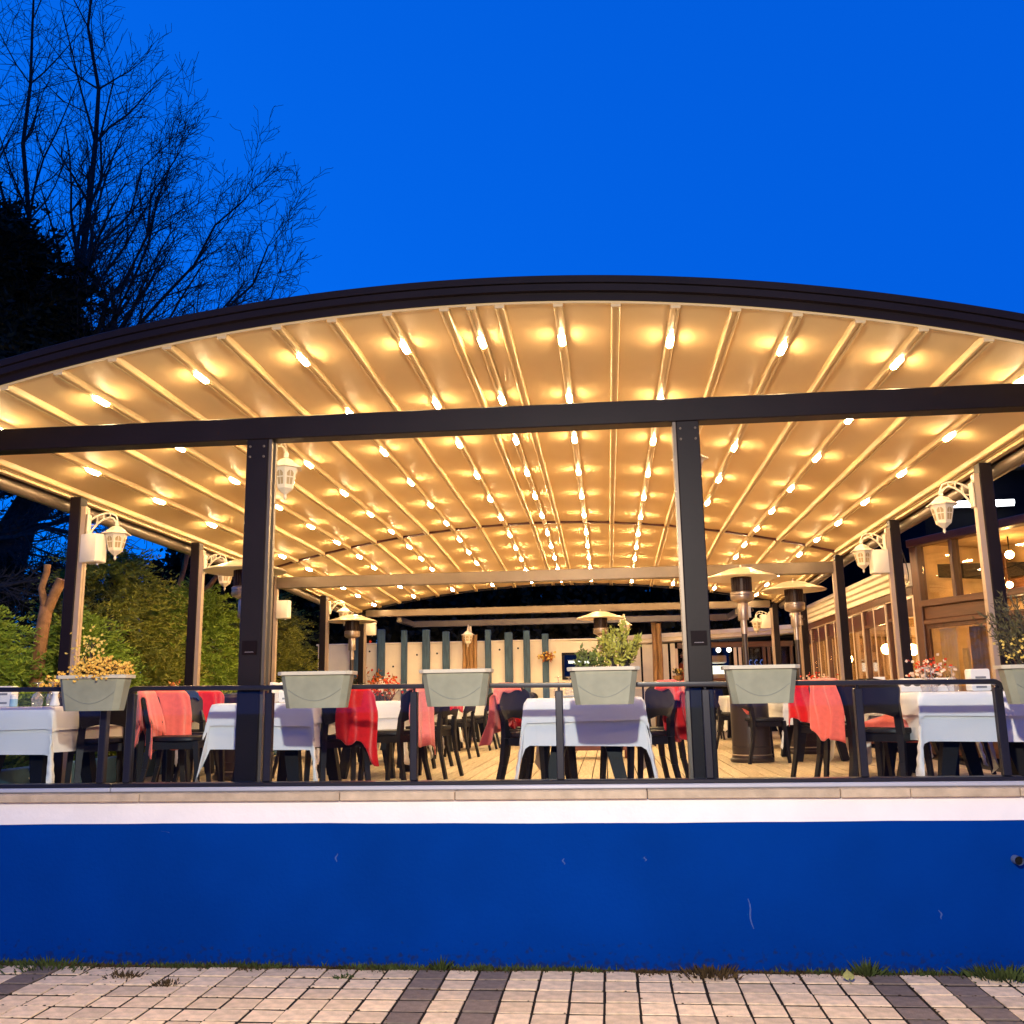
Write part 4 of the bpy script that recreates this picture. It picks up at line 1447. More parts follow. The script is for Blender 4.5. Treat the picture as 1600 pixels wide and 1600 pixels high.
for i in range(nb):
    ya, yb = YA + (YB - YA) * i / nb, YA + (YB - YA) * (i + 1) / nb
    w = wpart('window', MB().box(X0 - .015, X0 + .055, ya, ya + .055, 1.181, 2.819).box(X0 - .015, X0 + .055, yb - .055, yb, 1.181, 2.819)
              .box(X0 - .013, X0 + .05, ya + .0551, yb - .0551, 2.56, 2.60), 'wood_brown', rb)
    MB().box(X0 + .02, X0 + .028, ya + .056, yb - .056, 2.601, 2.80).build('transom_panel', 'wood_red', w)
    MB().box(X0 + .02, X0 + .026, ya + .056, yb - .056, 1.19, 2.559).build('pane', 'glass_window', w)
    g = MB().box(X0 - .034, X0 - .016, ya - .022, ya + .022, 1.181, 2.81)
    g.box(X0 - .026, X0 - .0142, (ya + yb) / 2 - .012, (ya + yb) / 2 + .012, 1.181, 2.81)
    g.box(X0 - .030, X0 - .0145, ya + .0225, yb - .0225, 2.815, 2.835)
    g.build('glazing_bar', 'frame_white', w)
    MB().bbox(X0 - .02, X0 + .05, ya + .0552, yb - .0552, 1.70, 1.76, .004).build('mid_rail', 'wood_brown_h', w)
wpart('roof_slab', MB().box(X0 + .26, 5.6, YA, YB + .4, 3.03, 3.20), 'roof_dark', rb)
wpart('inner_wall', MB().box(5.4, 5.5, 12.6, 20.1, FZ + .001, 3.02).box(X0 + .13, 5.399, 20.0, 20.1, FZ + .001, 2.959), 'room_wall', rb)
wpart('inner_ceiling', MB().box(X0 + .13, 5.399, YA + .5, YB + .09, 2.96, 3.02), 'room_wall', rb)
wpart('inner_floor', MB().box(X0 + .13, 5.399, YA + .5, YB + .09, FZ + .001, FZ + .02), 'wood_brown_h', rb)
for i, (y, x) in enumerate(((13.6, 4.8), (15.3, 4.7), (17.2, 4.85), (18.9, 4.6))):
    globe(x, y, 2.35 - .1 * (i % 2), .09, f'glowing globe lamp inside the right window front, {ORD[i]} from the street')
for i, y in enumerate((13.5, 15.0, 16.7, 18.4)):
    t = thing('indoor_table', f'white-clothed table inside the right window front, {ORD[i]} from the street', 'table', (4.75, y, FZ + .021))
    MB().bbox(-.4, .4, -.4, .4, .45, .74, .01).build('cloth', 'cloth_white', t)
    for sx in (-1, 1):
        for sy in (-1, 1):
            MB().box(sx * .3 - .03, sx * .3 + .03, sy * .3 - .03, sy * .3 + .03, 0, .449).build('leg', 'table_black', t)

# --- angled wooden bay nearer the street; local x runs along the front towards the street
by = thing('wooden_bay', 'tall brown timber bay with curtained windows at the right', 'building', (3.93, 12.30, FZ), R(-65.2))
T0 = 2.645      # top above deck


def bpart(name, g, m, parent=by, **k):
    return g.build(name, m, parent, **k)


bpart('corner_post', MB().bbox(-.06, .07, -.05, .07, 0, T0 - .10, .006), 'wood_brown')
bpart('top_beam', MB().bbox(-.08, 4.2, -.07, .10, T0 - .099, T0, .006), 'wood_brown_h')
bpart('transom_beam', MB().bbox(.0705, 4.2, -.06, .08, 1.78, 1.86, .006), 'wood_brown_h')
bpart('wood_panel', MB().bbox(.0705, 1.10, -.02, .05, 1.62, 1.779, .008), 'wood_brown_h')
bpart('wood_panel', MB().bbox(1.62, 2.55, -.02, .05, 1.62, 1.779, .008), 'wood_brown_h')
bpart('lower_beam', MB().bbox(.0705, 4.2, -.045, .06, 1.56, 1.619, .006), 'wood_brown_h')
bpart('sill_panel', MB().bbox(.0705, 4.2, -.04, .06, 0, .55, .008), 'wood_brown_h')
for x, w_ in ((.62, .028), (1.16, .05), (2.02, .03), (2.62, .05), (3.2, .03)):
    bpart('mullion', MB().bbox(x - w_, x + w_, -.05, .07, 1.8605, T0 - .0995, .006), 'wood_brown')
for x, w_ in ((1.13, .045), (1.25, .03), (1.36, .04), (1.47, .03), (1.58, .045), (2.55, .05), (2.68, .04), (3.4, .05)):
    bpart('jamb', MB().bbox(x - w_, x + w_, -.035 - .02 * (int(x * 100) % 3), .06, .551, 1.5595, .006), 'wood_brown')
for a, b in ((.071, .591), (.649, 1.109), (1.211, 1.989), (2.051, 2.569), (2.671, 3.169)):
    w = bpart('window', MB().box(a, b, .025, .031, 1.861, T0 - .1), 'glass_window')
for a, b in ((.071, 1.084), (1.626, 2.499), (2.721, 3.349)):
    w = bpart('window', MB().box(a, b, .02, .026, .551, 1.5595), 'glass_window')
    bpart('frame', MB().box(a, a + .05, -.015, .0195, .552, 1.559).box(b - .05, b, -.015, .0195, .552, 1.559).box(a + .0501, b - .0501, -.015, .0195, 1.51, 1.559).box(a + .0501, b - .0501, -.015, .0195, .552, .60), 'wood_brown', w)


def curtain(a, b, z0, z1, y, m, n, par, name='curtain'):
    g = MB()
    g.grid(lambda u, v: (a + (b - a) * u, y + .022 * math.sin(u * n * 2 * PI + .6 * math.sin(v * 2)), z0 + (z1 - z0) * v), n * 8, 4)
    return bpart(name, g, m, par, smooth=True)


curtain(.16, .42, .56, 1.50, .10, 'curtain', 5, by)
curtain(.46, .58, .56, 1.25, .12, 'curtain', 2, by)
curtain(.58, .83, .56, 1.50, .14, 'curtain_brown', 4, by)
curtain(.86, 1.05, .56, 1.25, .12, 'curtain', 3, by)
curtain(1.7, 2.1, .56, 1.50, .10, 'curtain', 6, by)
bpart('inner_wall', MB().box(-.05, 4.2, 1.30, 1.36, 0, T0 - .02).box(-.05, -.01, .11, 1.299, .02, T0 - .062), 'room_wall')
bpart('inner_ceiling', MB().box(-.009, 4.2, .105, 1.299, T0 - .06, T0 - .02), 'room_wall')
bpart('inner_floor', MB().box(.0, 4.2, .07, 1.299, .002, .02), 'wood_brown_h')
bpart('gallery_board', MB().bbox(.0, 4.2, 1.2, 1.299, 1.9, 2.15, .01), 'wood_brown_h')
bpart('hung_panel', MB().bbox(.30, .42, 1.0, 1.05, 1.9, 2.45, .005), 'wood_brown')
bpart('hung_panel', MB().bbox(.86, 1.12, .9, .93, 2.0, 2.42, .005), 'curtain')
ux, uy = math.cos(R(-65.2)), math.sin(R(-65.2))
for i, (a, b, z, r_) in enumerate(((.78, .7, 3.22, .05), (.45, 1.0, 2.90, .04), (1.75, .8, 3.05, .05), (1.95, .7, 3.28, .04), (.9, .75, 2.2, .06))):
    globe(3.93 + ux * a - uy * b, 12.3 + uy * a + ux * b, z, r_, f'small glowing lamp inside the wooden bay, {ORD[i]} from its left end')
t = thing('security_camera', 'white bullet camera and cable under the cornice beside the wooden bay', 'camera', (3.80, 12.62, 2.93))
MB().tube([(-.02, -.18, .0), (-.05, .02, .02)], .035, 12).build('camera_body', 'white_plastic', t, True, 50)
MB().tube([(-.02, -.19, -.002), (-.019, -.2, -.004)], .028, 12).build('lens_hood', 'panel_dark', t)
MB().tube([(-.04, .0, .02), (.02, .03, .08), (.08, .03, .10)], .012, 8).build('arm', 'white_plastic', t)

# --- far wing facing the street
fw = thing('far_wing', 'low restaurant wing with cream fascia and lit windows at the far right', 'building', (2.3, 20.6, FZ))
YF = 20.55
wpart('fascia', MB().sweep([(0, 0), (-.10, .02), (-.10, .09), (-.13, .10), (-.13, .19), (.2, .19), (.2, 0)], [((.46, YF, 2.695), (0, 1, 0), (0, 0, 1)), ((4.02, YF, 2.86), (0, 1, 0), (0, 0, 1))]), 'cornice_white', fw)
wpart('head_beam', MB().bbox(1.50, 3.91, YF - .02, YF + .08, 2.60, 2.715, .006), 'wood_brown_h', fw)
wpart('white_board', MB().bbox(.48, .72, YF - .01, YF + .05, FZ + .001, 2.699, .006), 'cornice_white', fw)
wpart('white_board', MB().bbox(.76, .98, YF - .01, YF + .05, FZ + .001, 2.70, .006), 'cornice_white', fw)
wpart('white_board', MB().bbox(1.02, 1.30, YF - .01, YF + .05, FZ + .001, 2.70, .006), 'cornice_white', fw)
wpart('white_board', MB().bbox(1.35, 1.45, YF - .01, YF + .05, FZ + .001, 2.71, .006), 'cornice_white', fw)
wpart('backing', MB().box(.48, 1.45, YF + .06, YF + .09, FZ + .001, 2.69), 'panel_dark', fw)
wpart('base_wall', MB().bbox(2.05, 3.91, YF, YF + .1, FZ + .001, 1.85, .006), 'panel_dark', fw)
wpart('window_sill', MB().bbox(2.05, 3.91, YF - .04, YF + .08, 1.851, 1.96, .006), 'wood_brown_h', fw)
for x in (1.475, 2.07, 2.70, 2.80, 3.30, 3.40, 3.86):
    wpart('mullion', MB().bbox(x - .03, x + .03, YF - .02, YF + .05, 1.961 if x > 2.1 else FZ + .001, 2.599, .005), 'frame_white' if x < 3.2 else 'wood_brown', fw)
for a, b in ((2.10, 2.67), (2.83, 3.27), (3.43, 3.83)):
    wpart('window', MB().box(a + .001, b - .001, YF + .02, YF + .026, 1.962, 2.598), 'glass_window', fw)
wpart('roof_slab', MB().box(.48, 6.5, YF + .205, 24, 2.80, 2.93), 'roof_dark', fw)
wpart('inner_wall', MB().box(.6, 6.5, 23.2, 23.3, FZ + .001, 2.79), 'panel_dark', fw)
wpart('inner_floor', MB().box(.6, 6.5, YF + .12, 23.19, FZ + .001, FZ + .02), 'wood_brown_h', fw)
for i, x in enumerate((2.36, 2.58)):
    t = thing('spot_lamp', f'bright white spot lamp inside the far wing, the {("left", "right")[i]} one of two', 'lamp', (x * 1.05, 21.6, 2.60))
    MB().lathe([(.055 * math.sin(a), -.055 * math.cos(a)) for a in np.linspace(0, PI, 8)], 12).build('bulb', 'tube_white', t, True)
    MB().tube([(0, 0, .05), (0, 0, .2)], .015, 6).build('stem', 'metal_dark', t)
t = thing('display_fridge', 'white glass-topped display fridge inside the far wing', 'fridge', (2.42, 21.3, FZ + .021))
MB().bbox(-.3, .25, -.25, .25, 0, 1.18, .01).build('cabinet', 'item_white', t)
MB().bbox(-.28, .20, -.2, .2, 1.181, 1.36, .01).build('glass_case', 'tube_cool', t)
MB().bbox(-.30, .16, -.22, .2, 1.42, 1.58, .02).build('hood', 'item_white', t)
MB().box(-.29, -.27, .15, .19, 1.3605, 1.4195).box(.13, .15, .15, .19, 1.3605, 1.4195).build('hood_strut', 'metal_dark', t)
t = thing('neon_sign', 'small blue glowing sign behind the far wing window, too small to read', 'sign', (3.25, 21.4, 2.30))
g = MB()
for k in range(3):
    xx = -.12 + .12 * k
    g.tube([(xx + .035, 0, .05), (xx, 0, .06), (xx - .035, 0, .0), (xx, 0, -.06), (xx + .035, 0, -.05)], .009, 6)
g.build('neon_tube', 'sign_blue', t)
MB().box(-.25, .25, .02, .03, -.14, .14).build('back_board', 'panel_dark', t)

# person in an orange top in the doorway of the far wing


def person(x, y, z, rz, label):
    t = thing('person', label, 'person', (x, y, z), R(rz))

    def skin(name, m, V, E, Rr, root=0, par=t):
        me = bpy.data.meshes.new(name)
        me.from_pydata(V, E, [])
        me.materials.append(MATS[m])
        o = link(name, me, par)
        md = o.modifiers.new('skin', 'SKIN')
        md.use_smooth_shade = True
        for i, r_ in enumerate(Rr):
            me.skin_vertices[0].data[i].radius = r_ if isinstance(r_, tuple) else (r_, r_)
        me.skin_vertices[0].data[root].use_root = True
        sb = o.modifiers.new('sub', 'SUBSURF')
        sb.levels = sb.render_levels = 2
        return o
    V = [(0, 0, .95), (0, 0, 1.12), (0, .01, 1.32), (0, 0, 1.44), (0, -.01, 1.53), (0, -.03, 1.62), (0, -.02, 1.71),
         (.10, 0, .90), (.11, -.02, .50), (.11, .02, .08), (.11, -.12, .04), (-.10, 0, .90), (-.11, -.02, .50), (-.11, .02, .08), (-.11, -.12, .04),
         (.18, 0, 1.40), (.23, -.03, 1.13), (.20, -.20, .98), (.19, -.27, .95), (-.18, 0, 1.40), (-.23, -.03, 1.13), (-.20, -.20, .98), (-.19, -.27, .95)]
    E = [(0, 1), (1, 2), (2, 3), (3, 4), (4, 5), (5, 6), (0, 7), (7, 8), (8, 9), (9, 10), (0, 11), (11, 12), (12, 13), (13, 14), (3, 15), (15, 16), (16, 17), (17, 18), (3, 19), (19, 20), (20, 21), (21, 22)]
    Rr = [(.14, .11), (.13, .10), (.15, .11), .07, .05, (.075, .09), (.06, .075), .085, .06, .04, .035, .085, .06, .04, .035, .055, .042, .03, .035, .055, .042, .03, .035]
    b = skin('body', 'skin', V, E, Rr)
    for s in (1, -1):
        base = Vector((s * .19, -.27, .95))
        for k in range(4):
            p0 = base + Vector((s * (-.022 + .015 * k), -.03, .01 - .004 * k))
            L_ = (.055, .065, .062, .05)[k]
            skin('finger', 'skin', [p0, p0 + Vector((0, -L_ * .5, -.008)), p0 + Vector((0, -L_ * .85, -.03))], [(0, 1), (1, 2)], [.009, .008, .007])
        p0 = base + Vector((-s * .03, -.0, .0))
        skin('thumb', 'skin', [p0, p0 + Vector((-s * .018, -.03, -.005)), p0 + Vector((-s * .015, -.055, -.015))], [(0, 1), (1, 2)], [.010, .009, .008])
    V2 = [(0, 0, .90), (0, 0, 1.10), (0, .01, 1.32), (0, 0, 1.43), (.18, 0, 1.40), (.225, -.02, 1.2), (-.18, 0, 1.40), (-.225, -.02, 1.2)]
    skin('shirt', 'top_orange', V2, [(0, 1), (1, 2), (2, 3), (3, 4), (4, 5), (3, 6), (6, 7)], [(.165, .13), (.15, .12), (.17, .125), .08, .068, .058, .068, .058])
    V3 = [(0, 0, .97), (.10, 0, .90), (.11, -.02, .50), (.11, .02, .10), (-.10, 0, .90), (-.11, -.02, .50), (-.11, .02, .10)]
    skin('trousers', 'trousers', V3, [(0, 1), (1, 2), (2, 3), (0, 4), (4, 5), (5, 6)], [(.15, .12), .098, .075, .06, .098, .075, .06])
    V4 = [(0, .0, 1.66), (0, .015, 1.75), (0, .05, 1.62), (0, .06, 1.50)]
    skin('hair', 'hair', V4, [(0, 1), (0, 2), (2, 3)], [(.088, .085), (.07, .07), (.08, .06), (.06, .03)])
    g = MB()
    for s in (1, -1):
        g.lathe([(.0, -.011), (.010, -.005), (.011, .004), (.0, .011)], 8, (s * .032, -.118, 1.645))
    g.build('eyes', 'hair', t)
    g = MB().tube([(0, -.118, 1.635), (0, -.140, 1.60), (0, -.118, 1.592)], [.010, .015, .010], 6)
    for s in (1, -1):
        g.tube([(s * .080, -.02, 1.65), (s * .088, -.01, 1.63), (s * .08, -.02, 1.60)], [.012, .014, .008], 6)
    g.build('nose_and_ears', 'skin', t, True)
    MB().tube([(-.028, -.115, 1.57), (0, -.124, 1.567), (.028, -.115, 1.57)], .006, 6).build('mouth', 'blanket_pink', t, True)
    return t


person(1.70, 20.9, FZ + .021 - .02, -60, 'person in an orange top with dark hair standing in the far doorway')
tuft('doorway_plant', 'small brown potted plant at the far doorway left of the right front post', 'plant', 1.44, 20.0, 2.02, 14, 'leaf_olive', 'flower_pale', 8, 1, .16, .12, .05, .03, .03, 35)
t = thing('plant_stand', 'tan stand carrying the small plant at the far doorway', 'stand', (1.44, 20.0, FZ + .001))
MB().lathe([(.10, 0), (.10, .02), (.03, .05), (.03, 1.05), (.09, 1.10), (.11, 1.159), (.0, 1.1595)], 14).build('stand_body', 'log_wood', t, True, 40)

# ================================================================== DARK BUILDING BEHIND, WITH TUBE
db = thing('dark_house', 'unlit dark house with low roof beyond the wooden bay', 'house', (11.5, 25.5, .8))
wpart('house_wall', MB().box(7.2, 18, 21.7, 30, .801, 6.45), 'panel_dark', db)
wpart('house_wall', MB().box(4.6, 7.199, 25.2, 30, .801, 5.7), 'panel_dark', db)
g = MB()
g.add([(6.9, 21.3, 6.451), (18.5, 21.3, 6.451), (18.5, 30.3, 6.451), (6.9, 30.3, 6.451), (9.2, 25.6, 7.5), (16, 25.6, 7.5)], [(0, 1, 5, 4), (1, 2, 5), (2, 3, 4, 5), (3, 0, 4), (3, 2, 1, 0)])
rf = wpart('roof', g, 'roof_dark', db)
MB().lathe([(.09, 0), (.09, .12), (.13, .15), (.05, .28), (.02, .40)], 10).build('vent_cowl', 'roof_dark', rf, loc=(9.6, 24.6, 7.2))
t = thing('fluorescent_tube', 'long white fluorescent tube glowing above the wooden bay at the right edge', 'light', (8.2, 21.35, 5.66))
MB().tube([(-.78, 0, 0), (.80, 0, .0)], .07, 12).build('tube', 'tube_white', t, True, 60)
MB().bbox(-.82, .84, .08, .33, -.04, .08, .01).build('fitting', 'item_white', t)
for k, (p, q, r_) in enumerate([((3.24, 10.8, 3.4), (3.6, 11.4, 2.9), (3.85, 12.5, 2.98)), ((3.24, 10.87, 2.9), (3.5, 11.6, 2.78), (3.85, 12.55, 2.95))]):
    P, Q, S_ = Vector(p), Vector(q), Vector(r_)
    pts = [P * (1 - u) ** 2 + Q * 2 * u * (1 - u) + S_ * u * u for u in np.linspace(0, 1, 10)]
    o = MB().tube(pts, .007, 5).build('cable', 'cable_black')
    tag(o, ('upper', 'lower')[k] + ' thin dark cable hanging between the second right post and the cornice', 'cable')

# ================================================================== TREES AND HEDGE


def conifer(x, y, zb, h, rad, m, label, seed, n=520, cat='tree', taper=.55, droop=.25, ll=.125, lw=.019, trunk=True, per=14, cb=0.0, group=None, flat=.35):
    """evergreen: trunk, and a crown of flat feathery sprays"""
    rg = np.random.default_rng(seed)
    t = thing('conifer', label, cat, (x, y, zb), group=group)
    if trunk:
        MB().tube([(0, 0, 0), (.03, .02, h * .5), (0, 0, h * .92)], [.12 * rad + .03, .07 * rad + .02, .012], 7).build('trunk', 'bark', t, True)
    f = rg.uniform(0.02, 1, n) ** .85
    f0 = f
    prof = np.where(f < .25, .72 + .28 * f / .25, (1 - (f - .25) / .75) ** taper)
    prof = np.maximum(prof, .05)
    az = rg.uniform(0, 2 * PI, n)
    lump = 1 + .22 * np.sin(az * 3 + f * 9 + seed) + .14 * np.sin(az * 7 - f * 17)
    rr = rad * prof * lump * rg.uniform(.45, 1.0, n) ** .5
    f = cb + (1 - cb) * f
    C_ = np.stack([rr * np.cos(az), rr * np.sin(az), f * h + rg.normal(size=n) * .03 * h], 1)
    O_ = np.stack([np.cos(az), np.sin(az), np.full(n, .22) + rg.normal(size=n) * .3], 1)
    O_ += rg.normal(size=(n, 3)) * .28
    O_ /= np.linalg.norm(O_, axis=1, keepdims=True)
    sd = np.cross(O_, np.array([0, 0, 1.0])) + rg.normal(size=(n, 3)) * .15
    sd /= np.linalg.norm(sd, axis=1, keepdims=True)
    P, D, Ls = [], [], []
    sl = (rad * .40 + .14) * rg.uniform(.6, 1.25, n)
    for k in range(per):
        s = k / (per - 1)
        q = C_ + O_ * (sl * (s - .35))[:, None] - np.array([0, 0, 1]) * (droop * sl * s * s)[:, None]
        for sg in (-1, 1):
            dd = O_ * rg.uniform(.5, 1.0, (n, 1)) + sd * sg * rg.uniform(.30, .85, (n, 1)) + np.array([0, 0, 1]) * rg.normal(size=(n, 1)) * flat
            P.append(q)
            D.append(dd)
            Ls.append(ll * (1.15 - .75 * s) * rg.uniform(.6, 1.3, n))
    P, D, Ls = np.concatenate(P), np.concatenate(D), np.concatenate(Ls)
    quads('crown', m, blades(P, D, Ls, lw * rg.uniform(.7, 1.4, len(P)), rg), t)
    return t


HG = 'evergreens behind the left side of the deck'
HZ = .80
conifer(-6.45, 9.0, HZ, 1.75, .95, 'needle_green', 'low green conifer at the far left behind the end table', 41, 600, group=HG)
conifer(-5.85, 10.15, HZ, 1.72, .80, 'needle_green', 'low green conifer just in front of the pruned stump', 42, 600, group=HG)
conifer(-6.45, 11.8, HZ, 2.78, 1.2, 'needle_olive', 'tallest olive-lit conifer, right of the first left lantern', 43, 950, group=HG)
conifer(-5.85, 13.0, HZ, 2.40, .95, 'needle_green', 'bright green conifer before the second left post', 44, 850, group=HG)
conifer(-7.5, 14.2, HZ, 2.7, 1.4, 'needle_olive', 'brownish conifer behind the two sawn sticks', 45, 700, group=HG)
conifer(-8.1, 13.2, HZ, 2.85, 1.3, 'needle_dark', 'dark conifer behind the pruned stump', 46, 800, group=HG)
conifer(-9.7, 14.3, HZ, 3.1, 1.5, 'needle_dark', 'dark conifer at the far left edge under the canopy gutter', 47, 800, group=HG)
conifer(-6.3, 17.0, HZ, 2.7, 1.1, 'needle_olive', 'olive conifer seen right of the left front post', 48, 700, group=HG)
conifer(-7.2, 19.6, HZ, 3.1, 1.4, 'needle_olive', 'dim conifer beside the back wall at the left', 49, 600, group=HG)
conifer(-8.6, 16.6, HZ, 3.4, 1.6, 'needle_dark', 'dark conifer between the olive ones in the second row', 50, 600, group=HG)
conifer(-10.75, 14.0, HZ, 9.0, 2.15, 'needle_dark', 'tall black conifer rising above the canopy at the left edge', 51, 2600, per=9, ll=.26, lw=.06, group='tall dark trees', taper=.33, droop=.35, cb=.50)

# tall crown continues as a dark mass seen above the canopy
# background trees behind the back wall
BG = 'dark trees behind the back wall'
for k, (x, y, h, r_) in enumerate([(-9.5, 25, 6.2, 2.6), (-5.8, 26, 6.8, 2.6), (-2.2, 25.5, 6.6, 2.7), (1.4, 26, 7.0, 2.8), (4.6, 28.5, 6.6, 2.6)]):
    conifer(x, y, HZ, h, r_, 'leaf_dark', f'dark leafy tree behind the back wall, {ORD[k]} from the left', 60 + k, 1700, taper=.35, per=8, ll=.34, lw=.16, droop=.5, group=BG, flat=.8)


def bare_tree(x, y, zb, label, limbs, trunk_pts, trunk_r, seed, group='bare winter trees at the left'):
    """leafless tree: trunk, thick limbs and fine twigs"""
    rg = random.Random(seed)
    t = thing('bare_tree', label, 'tree', (x, y, zb), group=group)
    o = Vector((x, y, zb))
    MB().tube([Vector(q) - o for q in trunk_pts], trunk_r, 9).build('trunk', 'bark', t, True)
    big, small = MB(), MB()

    def rv():
        return Vector((rg.gauss(0, 1), rg.gauss(0, 1), rg.gauss(0, 1)))

    def branch(p, d, L, r, lev):
        n = 5 if lev < 3 else 4
        pts, rs = [p], [r]
        q, dd = p.copy(), d.normalized()
        for i in range(n):
            dd = (dd + rv() * (.10 if lev < 3 else .16) + Vector((.02, 0, .05))).normalized()
            q = q + dd * (L / n)
            pts.append(q.copy())
            rs.append(max(.0042, r * (1 - .75 * (i + 1) / n)))
            if lev < 4 and i >= (1 if lev < 2 else 0):
                for _ in range(2 if lev < 3 else rg.choice((0, 1, 1))):
                    ax = dd.cross(rv()).normalized()
                    ang = R(rg.uniform(28, 60))
                    cd = (dd * math.cos(ang) + ax * math.sin(ang))
                    cd.y *= .75
                    cl = L * rg.uniform(.36, .66) * (1 - .45 * i / n)
                    if cl > .10:
                        branch(q, cd, cl, max(.0045, rs[-1] * .62), lev + 1)
        (big if lev < 2 else small).tube(pts, rs, 6 if lev < 2 else 3, cap=False)

    for p, tip, r in limbs:
        p, tip = Vector(p) - o, Vector(tip) - o
        L = (tip - p).length
        n = 9
        pts, rs = [], []
        side = (tip - p).cross(Vector((0, 1, 0))).normalized() * rg.uniform(-.07, .07) * L
        for i in range(n + 1):
            u = i / n
            q = p.lerp(tip, u) + side * math.sin(PI * u) + Vector((0, 0, -.05 * L * math.sin(PI * u))) + rv() * .012 * L * (0 < i < n)
            pts.append(q)
            rs.append(r * (1 - .88 * u) + .006)
        big.tube(pts, rs, 7, cap=False)
        for i in range(2, n + 1):
            dd = (pts[i] - pts[i - 1]).normalized()
            for _ in range(2 + (i % 2)):
                ax = dd.cross(rv()).normalized()
                ang = R(rg.uniform(22, 48))
                cd = dd * math.cos(ang) + ax * math.sin(ang)
                branch(pts[i].copy(), cd, L * rg.uniform(.16, .34) * (1 - .45 * i / n) + .25, rs[i] * .6, 2)
    big.build('branches', 'bark', t, True)['kind'] = 'stuff'
    small.build('twigs', 'bark', t, False)['kind'] = 'stuff'
    return t


B0 = (-10.2, 15.2, 4.6)
B1 = (-9.6, 15.1, 5.6)
bare_tree(-10.4, 15.3, .8, 'spreading bare tree whose limbs fan out to the right above the canopy',
          [(B1, (-5.7, 15, 9.5), 0.056), (B1, (-6.3, 15.3, 10.6), 0.056), (B1, (-7.4, 14.8, 11.2), 0.062), (B1, (-7.8, 15.4, 11.4), 0.056), (B1, (-8.6, 15, 11.8), 0.050),
           (B0, (-5.5, 14.7, 8.4), 0.056), (B0, (-5.8, 15.5, 7.6), 0.050), (B0, (-6.9, 15, 9.2), 0.056), (B0, (-6.2, 15.2, 8.9), 0.050), (B0, (-5.8, 14.6, 7.1), 0.050), (B0, (-6.3, 15.2, 6.4), 0.043), (B0, (-7.6, 15.2, 10.0), 0.050)],
          [(-10.4, 15.3, .8), (-10.35, 15.25, 2.6), (-10.2, 15.2, 4.6), (-9.6, 15.1, 5.6)], [.30, .26, .22, .17], 3)
C0 = (-10.2, 15.8, 5.4)
bare_tree(-11.0, 15.9, .8, 'tall bare tree rising past the top left corner',
          [(C0, (-9.9, 15.9, 16.4), 0.099), (C0, (-11.2, 15.9, 16.5), 0.081), (C0, (-9.2, 15.7, 13.6), 0.062), (C0, (-12.2, 16, 14.5), 0.062), (C0, (-11.6, 15.6, 12.2), 0.056), (C0, (-8.6, 15.9, 11.8), 0.056)],
          [(-11.0, 15.9, .8), (-10.8, 15.9, 3), (-10.2, 15.8, 5.4)], [.28, .24, .20], 8)
D0 = (-9.2, 12.2, 3.9)
bare_tree(-11.4, 12.4, .8, 'low bare tree showing under the left gutter',
          [(D0, (-5.8, 12.1, 4.35), 0.043), (D0, (-6.4, 12.6, 4.9), 0.037), (D0, (-7.4, 12.0, 5.2), 0.037), ((-9.9, 12.2, 3.3), (-6.9, 12.2, 3.7), 0.031)],
          [(-11.4, 12.4, .8), (-10.9, 12.3, 2.2), (-9.9, 12.2, 3.3), (-9.2, 12.2, 3.9)], [.20, .17, .13, .10], 11)

# pruned stump and sawn sticks in the hedge
t = thing('pruned_stump', 'pruned tree trunk with two sawn-off forks in the left hedge', 'stump', (-6.02, 9.62, HZ))
MB().tube([(-.02, 0, 0), (0, 0, .9), (.03, 0, 1.55), (.06, 0, 1.85)], [.09, .075, .07, .068], 10).build('trunk', 'bark_cut', t, True)
f = MB().tube([(.06, 0, 1.80), (.0, -.02, 2.05), (.03, 0, 2.22), (.035, 0, 2.30)], [.045, .036, .034, .038], 9).build('fork', 'bark_cut', t, True, 60)
MB().lathe([(.0, .002), (.037, .001), (.037, .006), (.0, .010)], 10).build('cut_face', 'cut_wood', f, loc=(.035, 0, 2.30))
f = MB().tube([(.07, 0, 1.80), (.14, .01, 2.0), (.20, .02, 2.14)], [.055, .055, .058], 9).build('fork', 'bark_cut', t, True, 60)
o = MB().lathe([(.0, .002), (.056, .001), (.056, .006), (.0, .010)], 10).build('cut_face', 'cut_wood', f, loc=(.20, .02, 2.14))
o.rotation_euler.y = R(20)
for k, (p, q) in enumerate((((-6.22, 13.4, 3.45), (-6.14, 13.4, 3.86)), ((-5.86, 13.4, 3.22), (-5.63, 13.4, 3.52)))):
    s = thing('sawn_stick', ('upright', 'leaning')[k] + ' sawn branch stub sticking out of the left hedge', 'branch', p)
    d = Vector(q) - Vector(p)
    MB().tube([d * -1.2, d * .98], [.04, .036], 8).build('stub', 'bark_cut', s, True, 60)
    MB().tube([d * .981, d], [.0355, .0355], 8).build('cut_face', 'cut_wood', s)

# ================================================================== WEEDS AND LITTER AT THE WALL FOOT
rg = np.random.default_rng(77)


def grass(name, N, xs, ys, hs, m, seed, spread=.5):
    r_ = np.random.default_rng(seed)
    P = np.stack([xs(r_, N), ys(r_, N), np.full(N, -.012)], 1)
    D_ = r_.normal(size=(N, 3)) * spread
    D_[:, 2] = np.abs(D_[:, 2]) * .5 + .6
    o = quads(name, m, blades(P, D_, hs(r_, N), .008 * r_.uniform(.5, 1.6, N), r_))
    o['kind'] = 'stuff'
    return o


def clumpx(r_, N, x0=-5, x1=3.6, k=26):
    c = r_.uniform(x0, x1, k)
    w = r_.uniform(.03, .22, k)
    i = r_.integers(0, k, N)
    return c[i] + r_.normal(size=N) * w[i]


